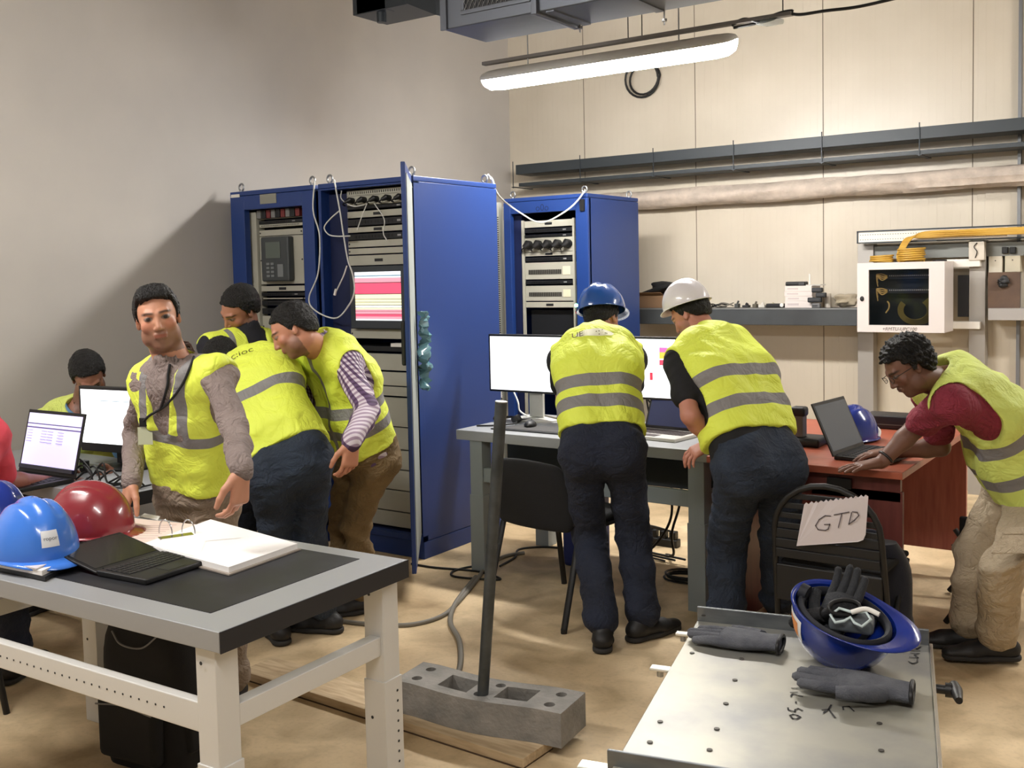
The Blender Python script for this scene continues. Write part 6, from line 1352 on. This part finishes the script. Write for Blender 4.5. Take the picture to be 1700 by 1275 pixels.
        v = Vol(B_-[.26, .26, .02], B_+[.26, .26, .06], .005); v.ap(Cap(B_-d*.05+Z_*.012, B_+d*.06+Z_*.012, .042, .04, (Z_, .9)), .01); v.ap(Cap(B_+d*.06+Z_*.012, B_+d*.172+Z_*.012, .046, .036, (Z_, .9)), .02); v.plane(B_+Z_*.022, (0, 0, 1)); v.plane(B_+Z_*.001, (0, 0, -1)); V, F_ = v.mesh(1); mkobj('sole', V, F_, SOLE, sh)
    if cfg.get('hat'):
        hm_, tl = cfg['hat']; Hh = H@rot('X', tl); o = hc+H@np.array([0, -.012, .045])
        sh, tr = hardhat_parts(t, hm_, M3=Hh, off=o, rx=.104*cfg.get('hatk', 1), ry=.125*cfg.get('hatk', 1), h=.122*cfg.get('hatk', 1), peak=cfg.get('peak', .035), harness=False)
    if cfg.get('post'): cfg['post'](t, g, H, hc, up, s, f, pel)
    return t
def b2(z, lo, hi): return np.minimum(z-lo, hi-z)
def legs(g, kL, kR, aL, aR, tL, tR): g.update(knL=kL, knR=kR, anL=aL, anR=aR, toL=tL, toR=tR)
def noband(V): return -np.ones(len(V))
def chk(n, g):
    L = lambda a, b: round(float(np.linalg.norm(g[a]-g[b])), 2)
    print('CHK', n, 'torso', L('pel', 'neck'), 'sh', L('shL', 'shR'), 'arms', L('shL', 'elL'), L('elL', 'wrL'), L('shR', 'elR'), L('elR', 'wrR'), 'legs', L('pel', 'knL'), L('knL', 'anL'), L('pel', 'knR'), L('knR', 'anR'), 'pelz', round(float(g['pel'][2]), 2), 'headz', round(float(g['head'][2]), 2), 'wr', g['wrL'].round(2), g['wrR'].round(2), 'pel', g['pel'].round(2))
VS = Fv, Rv, Uv
FW = nz([Fv[0], Fv[1], 0]); RT = nz([Rv[0], Rv[1], 0]); ZU = np.array([0, 0, 1.0])
# ------------------------------------------------------------------ the eight men
def mk(pel, neck, head, shL, shR, elL, elR, wrL, wrR, Lt=.54, Ls=.185, La=.29, Lf=.26, hsg=-1, Lh=.175):
    g = {}; g['pel'] = atd(*pel); g['neck'] = J(neck[0], neck[1], g['pel'], Lt, neck[2]); g['head'] = J(head[0], head[1], g['neck'], Lh, head[2])
    g['shL'] = J(shL[0], shL[1], g['neck'], Ls, shL[2]); g['shR'] = J(shR[0], shR[1], g['neck'], Ls, shR[2])
    for sd, e, w in (('L', elL, wrL), ('R', elR, wrR)):
        g['el'+sd] = J(e[0], e[1], g['sh'+sd], La, e[2])
        g['wr'+sd] = J(w[0], w[1], g['el'+sd], Lf, w[2]) if len(w) == 3 else at(w[0], w[1], 'Z', w[3])
    return g
# 1: man facing the viewer
g = mk((324, 812, 3.74), (296, 606, -1), (262, 528, -1), (358, 622, -1), (246, 632, 1), (392, 715, -1), (224, 722, 1), (400, 782, -1), (219, 800, -1), Lt=.5, Ls=.17)
g['hd'] = nz(-Fv+.32*Rv-.12*Uv); g['hu'] = nz(Uv-.24*Rv+.1*Fv)
kL = g['pel']+np.array([0, 0, -.44])+RT*.1-FW*.02; kR = g['pel']+np.array([0, 0, -.44])-RT*.1
aL = np.array([kL[0], kL[1], .09])+FW*.05; aR = np.array([kR[0], kR[1], .09])+FW*.03
legs(g, kL, kR, aL, aR, -FW, -FW-.3*RT)
g['handL'] = (-Uv-.05*Rv, -Rv*.9+Fv*.3, (.45, .5, .4)); g['handR'] = (-Uv-.25*Rv-.2*Fv, Fv*.4+Rv*.6, (.2, .2, .2), .2)
chk('man1', g)
def band1(u, w, fr):
    front = fr > -.02; st = np.minimum(.0215-np.abs(np.abs(w)-.085-.05*(u-.2)*0), u-.2); return dict(band=np.maximum(b2(u, .2, .245), st), dark=-np.ones(len(u)))
def onmesh(o, px, py, lift=.004):
    from mathutils.bvhtree import BVHTree
    if 'bv' not in CACHE or CACHE['bv'][0] != o.name:
        me = o.data; CACHE['bv'] = (o.name, BVHTree.FromPolygons([tuple(q.co) for q in me.vertices], [tuple(p.vertices) for p in me.polygons]))
    w0 = worldloc(o); d = nz(ray(px, py)); h = CACHE['bv'][1].ray_cast(Vector(np.array([0, 0, EYE])-w0), Vector(d))
    return (np.array(h[0])+w0-d*lift, h[3]) if h[0] is not None else (None, 99)
CACHE = {}
def post1(t, g, H, hc, up, s, f, pel):
    parts = [o for o in t.children if o.name.startswith(('hi_vis', 'shirt'))]
    def best(px, py, lift=.006):
        r = []
        for o in parts:
            CACHE.pop('bv', None); p, d = onmesh(o, px, py, lift)
            if p is not None: r.append((d, p))
        return min(r, key=lambda q: q[0])[1] if r else None
    for L_ in ([(282, 604), (279, 622), (278, 640), (272, 662), (266, 680)], [(322, 592), (316, 608), (306, 632), (292, 654), (276, 672), (262, 682), (248, 690), (238, 700)]):
        P_ = [q for q in (best(*p) for p in L_) if q is not None]
        if len(P_) > 2: cable('lanyard', P_, .0045, mat('lanyard black', (18, 18, 22), .7), None, parent=t)
    b = best(238, 702, .004)
    if b is not None: MB().obox(b-RT*.012-ZU*.012, RT*.028, ZU*.03, -FW*.008).obj('badge_clip', BLACK, t, .002); MB().obox(b-RT*.02-ZU*.075, RT*.05, ZU*.06, -FW*.002).obj('badge', mat('clear badge', (186, 190, 160), .25), t)
person('young man facing the viewer in a yellow vest over a grey-brown shirt with a lanyard', g, dict(skin=(196, 140, 112), beard=.75, sleeve=2, shirt=mat('taupe shirt cloth', (142, 128, 122), .85, bump=.2, bscale=350, wrinkle=.6, wscale=11, col2=(126, 112, 108), vscale=9), pants=TAUPE, hem=.045, band=band1, vneck=.33, vs=.02, ve=.02, collar=True, quiff=True, hair=.011, fine=.0027, hunch=.0, fat=.86, post=post1, slw=.82, hs=.89, sfold=.004, flare=.0))
# 2: man behind, looking down
g = mk((430, 735, 5.0), (412, 556, -1), (398, 514, -1), (456, 574, 1), (354, 574, -1), (470, 660, -1), (345, 665, -1), (455, 720, -1), (370, 720, -1), Lt=.52, Lh=.13)
g['hd'] = nz(-Fv*.55-.55*Rv-.6*Uv); g['hu'] = nz(Uv*.8-.1*Rv-.5*Fv)
for a in 'LR': pass
kL = g['pel']+np.array([0, 0, -.45])+RT*.1; kR = g['pel']+np.array([0, 0, -.45])-RT*.1
legs(g, kL, kR, np.array([kL[0], kL[1], .09]), np.array([kR[0], kR[1], .09]), -FW, -FW); chk('man2', g)
def bandv(u, w, fr): return dict(band=np.maximum(np.maximum(b2(u, .1, .15), b2(u, .22, .27)), np.where(fr > 0, .012-np.abs(np.abs(w)-.13), -1)), dark=-np.ones(len(u)))
person('dark-haired man looking down in front of the leftmost blue cabinet, facing the viewer', g, dict(skin=(168, 116, 92), beard=.8, sleeve=.5, shirt=mat('dark polo cloth', (24, 24, 32), .85, bump=.2, bscale=300), pants=JEANS, hem=.0, band=bandv, vneck=.3, collar=True, fine=.0036, hideL=1, hideR=1))
# 3: bent man seen from behind, jeans
g = mk((478, 770, 4.35), (408, 602, 1), (366, 604, 1), (368, 640, 1), (478, 622, 1), (345, 705, 1), (492, 690, 1), (372, 735, 1), (470, 720, 1), Lt=.58, Lh=.16, Ls=.18)
g['hd'] = nz(Fv*.8-.5*Rv-.7*Uv); g['hu'] = nz(Fv*.8-.5*Rv+.6*Uv)
aL = at(462, 1030, 'Z', .09); aR = at(537, 1016, 'Z', .09); kL = (g['pel']+aL)/2+FW*.0-RT*.03+np.array([0, 0, .0]); kR = (g['pel']+aR)/2+RT*.02
legs(g, kL, kR, aL, aR, FW-.5*RT, FW*.2-.9*RT); chk('man3', g)
def band3(u, w, fr):
    back = fr < .02; return dict(band=np.maximum(b2(u, .235, .28), np.where(back & (u < .6), np.minimum(.02-np.abs(w+.075-.42*(u-.28)*-1*.6), u-.24), -1)), dark=-np.ones(len(u)))
def post3(t, g, H, hc, up, s, f, pel):
    m = MB(); c = g['neck']-up*.06-f*.122; text_into(m, 'acc:ioc', c, s, up, .055); 
    from mathutils.bvhtree import BVHTree
    v = [o for o in t.children if o.name.startswith('hi_vis')][0]; me = v.data; w0 = worldloc(v); bv = BVHTree.FromPolygons([tuple(q.co) for q in me.vertices], [tuple(p.vertices) for p in me.polygons]); out = []
    for q in m.v:
        p = np.array(q)-w0; h = bv.ray_cast(Vector(p-f*.2), Vector(f)); out.append(tuple(np.array(h[0])-f*.0015+w0) if h[0] is not None else q)
    m.v = out; m.obj('printed_word', mat('olive print', (96, 100, 24), .7), v, fix=False)
person('bent man in jeans and a yellow vest, back to the viewer, head mostly hidden', g, dict(skin=(180, 128, 100), sleeve=.5, shirt=mat('grey tee cloth', (40, 40, 46), .85), pants=JEANS2, hem=.03, band=band3, hunch=.06, fine=.004, hideL=1, hideR=1, fat=1.0, ve=.035, post=post3, hemtf=.0))
# 4: man in the striped shirt
g = mk((602, 748, 4.75), (530, 565, -1), (487, 548, -1), (574, 600, -1), (515, 590, 1), (610, 682, -1), (528, 665, 1), (584, 734, -1), (520, 720, -1), Lt=.56, Ls=.18)
g['hd'] = nz(-Rv*.85-.6*Uv-.15*Fv); g['hu'] = nz(Uv*.8-.62*Rv)
aL = at(604, 985, 'Z', .09); aR = at(572, 970, 'Z', .09); kL = (g['pel']+aL)/2-RT*.03+FW*-.03; kR = (g['pel']+aR)/2-RT*.05
legs(g, kL, kR, aL, aR, -RT-.4*FW, -RT); g['handL'] = (-Uv-.1*Rv, -Rv*.7+Fv*.6, (.35, .5, .4)); chk('man4', g)
STR = stripemat('checked shirt cloth', (206, 196, 206), (96, 72, 108), (190, 172, 190), 330)
def band4(u, w, fr): return dict(band=np.maximum(np.maximum(b2(u, .09, .135), b2(u, .19, .235)), np.where(fr > .03, .012-np.abs(w+.02), -1)), dark=-np.ones(len(u)))
person('man in profile with a checked purple shirt, yellow vest and khaki trousers', g, dict(skin=(190, 132, 106), beard=.75, sleeve=2, shirt=STR, pants=KHAKI, hem=.03, band=band4, collar=True, fine=.0034, hideR=1, hunch=.05, pfold=.005, cap=-.005))
# 5: blue helmet
g = mk((1000, 742, 4.42), (990, 556, 1), (1000, 531, 1), (934, 596, 1), (1048, 594, 1), (936, 668, 1), (1050, 668, 1), (958, 690, 1), (1035, 690, 1), Lt=.56, Ls=.18, Lh=.16)
g['hd'] = nz(Fv*.7+.55*Rv-.5*Uv); g['hu'] = nz(Uv*.85+.45*Fv+.1*Rv)
aL = at(1000, 1040, 'Z', .09); aR = at(1068, 1026, 'Z', .09); kL = J(978, 885, g['pel'], .46, 1); kR = J(1052, 888, g['pel'], .46, 1)
legs(g, kL, kR, aL, aR, FW*.95+RT*.1, FW*.55+.8*RT); chk('man5', g)
def band5(u, w, fr): return dict(band=np.maximum(b2(u, .07, .125), b2(u, .165, .22)), dark=-np.ones(len(u)))
def post5(t, g, H, hc, up, s, f, pel):
    from mathutils.bvhtree import BVHTree
    v = [o for o in t.children if o.name.startswith('hi_vis')][0]; me = v.data; w0 = worldloc(v); bv = BVHTree.FromPolygons([tuple(q.co) for q in me.vertices], [tuple(p.vertices) for p in me.polygons])
    def proj(m, e):
        out = []
        for q in m.v:
            h = bv.ray_cast(Vector(np.array(q)-w0-f*.25), Vector(f)); out.append(tuple(np.array(h[0])-f*e+w0) if h[0] is not None else q)
        m.v = out; return m
    c = g['neck']-up*.075-f*.1; vs = []; fs = []; n = 16
    for j in range(5):
        for i in range(n+1): x = -.02+.17*i/n-.075; k = .022*math.sqrt(max(0, 1-((i/n-.5)/.5)**2)); vs.append(c+s*x+up*(k*(j/4*2-1)))
    for j in range(4):
        for i in range(n): q = j*(n+1)+i; fs.append((q, q+1, q+n+2, q+n+1))
    m = MB(); m.add(vs, fs); proj(m, .0012).obj('faded_print', mat('faded white print', (240, 240, 214), .7), v, fix=False)
    m = MB(); text_into(m, 'UE', c-s*.085, s, up, .045); text_into(m, '\u00b7:\u00b4-', c+s*.02, s, up, .05); proj(m, .002).obj('printed_letters', mat('print olive dark', (110, 100, 60), .7), v, fix=False)
person('man in a blue hard hat and jeans, back to the viewer', g, dict(skin=(176, 124, 98), sleeve=.6, shirt=mat('black tee cloth', (16, 16, 19), .85, bump=.2, bscale=300), pants=JEANS, hem=.055, band=band5, hat=(mat('mid blue helmet plastic', (30, 78, 150), .2, coat=.5), math.radians(20)), hunch=.05, fine=.0034, hideL=1, hideR=1, ve=.026, fat=.95, post=post5, tw=1.18))
# 6: white helmet
g = mk((1256, 765, 4.17), (1172, 556, 1), (1146, 522, 1), (1130, 600, -1), (1232, 590, 1), (1146, 690, -1), (1290, 660, 1), (1183, 735, 1), (1262, 700, 1), Lt=.6, Ls=.2, La=.28, Lf=.2, Lh=.16)
g['hd'] = nz(Fv*.55-.65*Rv-.65*Uv); g['hu'] = nz(Uv*.8+.2*Fv-.3*Rv)
aL = at(1206, 1022, 'Z', .09); aR = at(1292, 1000, 'Z', .09); kL = J(1207, 900, g['pel'], .47, 1); kR = J(1296, 895, g['pel'], .45, 1)
legs(g, kL, kR, aL, aR, FW-.3*RT, FW*.9+.2*RT); g['handL'] = (-Rv*.9-.45*Uv, -Uv*.8+.3*Fv, (.35, .5, .4)); chk('man6', g)
def band6(u, w, fr): return dict(band=np.maximum(b2(u, .09, .14), b2(u, .215, .265)), dark=-np.ones(len(u)))
person('man in a white hard hat and jeans leaning on the workbench corner', g, dict(skin=(186, 128, 108), sleeve=.62, slw=1.1, shirt=mat('black tee cloth', (16, 16, 19), .85), pants=JEANS2, hem=.085, band=band6, hat=(HW, math.radians(20)), peak=.012, hs=.86, hatk=.86, hunch=.05, fine=.0034, hideR=1, fat=1.06, hemtilt=-.05, ve=.028, tw=1.3, waist=.13))
# 7: man in maroon leaning on the red desk
g = mk((1694, 798, 4.15), (1566, 622, -1), (1508, 609, -1), (1580, 668, -1), (1540, 640, 1), (1518, 712, 1), (1562, 742, 1), (1462, 768, 1, .785), (1482, 750, 1, .79), Lt=.57, Ls=.19)
g['hd'] = nz(-Rv*.8-.62*Uv-.05*Fv); g['hu'] = nz(Uv*.75-.6*Rv)
aL = at(1655, 1058, 'Z', .10); aR = at(1608, 1040, 'Z', .09); kL = J(1664, 905, g['pel'], .44, -1); kR = (g['pel']+aR)/2-RT*.05+FW*.05
legs(g, kL, kR, aL, aR, -RT+.1*FW, -RT+.2*FW); g['handL'] = (-RT-.1*FW+np.array([0, 0, -.12]), np.array([0, 0, -1.0]), (.05, .12, .1), .25); g['handR'] = (-RT+.1*FW+np.array([0, 0, -.1]), np.array([0, 0, -1.0]), (.1, .2, .2), .25); chk('man7', g)
def band7(u, w, fr): return dict(band=np.maximum(b2(u, .09, .145), b2(u, .235, .29)), dark=-np.ones(len(u)))
def post7(t, g, H, hc, up, s, f, pel):
    w = g['wrL']; d = nz(g['wrL']-g['elL']); a = nz(np.cross(d, [0, 0, 1.])); b = np.cross(d, a)
    MB().ring([w-d*.03+a*.031*math.cos(q)+b*.03*math.sin(q) for q in np.linspace(0, 2*PI, 17)[:-1]], .0055, 8, closed=True).obj('wristwatch', mat('watch strap dark', (40, 36, 36), .4), t, smooth=True)
    m = MB(); P = lambda x, y, z: hc+H@np.array([x, y, z])
    for sd in (-1, 1): m.ring([P(sd*.032+.019*math.cos(q), .098-.006*abs(math.cos(q)), .008+.013*math.sin(q)) for q in np.linspace(0, 2*PI, 17)[:-1]], .0012, 6, closed=True); m.ring([P(sd*.052, .092, .012), P(sd*.07, .04, .01), P(sd*.078, 0, .008)], .0014, 6)
    m.ring([P(-.012, .1, .01), P(.012, .1, .01)], .0012, 6); m.obj('glasses', BLACK, t, smooth=True)
    k = g['knL']; h_ = g['hL']; p = h_+(k-h_)*.62; n_ = nz(-Fv+.1*Rv); x_ = nz(Rv); y_ = nz(k-h_)
    MB().obox(p+n_*.075-x_*.085, x_*.15, y_*.17, n_*.02).obj('cargo_pocket', CARGO, t, .012, seg=3); MB().obox(p+n_*.077-x_*.09-y_*.02, x_*.16, y_*.05, n_*.024).obj('pocket_flap', CARGO, t, .008, seg=3)
person('man in a maroon shirt, yellow vest and beige cargo trousers leaning on the red desk', g, dict(skin=(112, 76, 60), beard=.3, sleeve=.72, slw=1.12, shirt=mat('maroon tee cloth', (132, 40, 58), .85, bump=.15, bscale=300, wrinkle=.6, wscale=10), pants=CARGO, hem=.0, band=band7, vmat=HV2, hs=.87, hair=.024, messy=.004, low=.015, fine=.0028, hunch=.06, pfold=.0025, tw=1.25, ve=.032, sfold=.005, post=post7, cap=-.03, ahole=.03))
# 0: seated man at the left wall
g = mk((122, 800, 5.25), (136, 678, -1), (147, 624, -1), (196, 702, -1), (74, 706, -1), (214, 775, -1), (66, 780, -1), (190, 790, -1), (100, 800, -1), Lt=.5, Lh=.17)
g['hd'] = nz(-Fv*.6+.45*Rv-.75*Uv); g['hu'] = nz(Uv*.8-.45*Fv)
kd = nz(np.array([.1, -1, 0])); kL = g['pel']+kd*.40+RT*.1; kR = g['pel']+kd*.40-RT*.1
legs(g, kL, kR, np.array([kL[0], kL[1], .09])-kd*.05, np.array([kR[0], kR[1], .09])-kd*.05, kd, kd); chk('man0', g)
def band0(u, w, fr): return dict(band=noband(u), dark=-np.ones(len(u)))
def stool(label, c, h, col=BLACKF):
    t = thing('office_stool', label, 'stool', (c[0], c[1], 0)); MB().cyl((c[0], c[1], h-.06), (c[0], c[1], h), .19, seg=28).obj('seat', col, t, .015, seg=3)
    for k in range(4):
        a = PI/4+k*PI/2; MB().cyl((c[0]+.13*math.cos(a), c[1]+.13*math.sin(a), h-.06), (c[0]+.2*math.cos(a), c[1]+.2*math.sin(a), 0), .012).obj('leg', BLACK, t, smooth=True)
person('man in a light blue shirt sitting behind the screens at the left wall, head bowed', g, dict(skin=(150, 104, 84), beard=.5, sleeve=.6, shirt=mat('light blue tee cloth', (104, 146, 182), .85), pants=JEANS, hem=.05, band=band0, vmat=HV2, vneck=.32, fine=.0036, hideL=1, hideR=1, hair=.014, cap=-.03))
stool('black round stool under the seated man in the light blue shirt', g['pel'], g['pel'][2]-.12)
# left edge: arm of a man mostly outside the frame
g = mk((-105, 880, 3.72), (-62, 690, 1), (-50, 622, -1), (-135, 730, 1), (-16, 722, -1), (-150, 820, 1), (6, 800, 1), (-100, 830, 1), (86, 801, 1), Lt=.5, Ls=.18, La=.22, Lf=.27)
g['hd'] = nz(Fv*.8-.0*Rv-.3*Uv); g['hu'] = nz(Uv)
kd = nz(FW+np.array([0, .3, 0])); kL = g['pel']+kd*.38-RT*.12; kR = g['pel']+kd*.38+RT*.02
for k in (kL, kR): k[2] = min(k[2], .52)
legs(g, kL, kR, np.array([kL[0], kL[1], .09]), np.array([kR[0], kR[1], .09]), kd, kd); g['handR'] = (Rv+.1*Uv+.2*Fv, -Uv, (.2, .3, .3)); chk('manL', g)
person('man in a coral shirt at the left edge, only his forearm reaching in', g, dict(skin=(150, 92, 76), sleeve=.8, shirt=mat('coral tee cloth', (206, 66, 82), .85), pants=JEANS, vest=False, hem=0, band=band0, fine=.004, hideL=1))
stool('black round stool under the man in the coral shirt at the left edge', g['pel'], g['pel'][2]-.12)
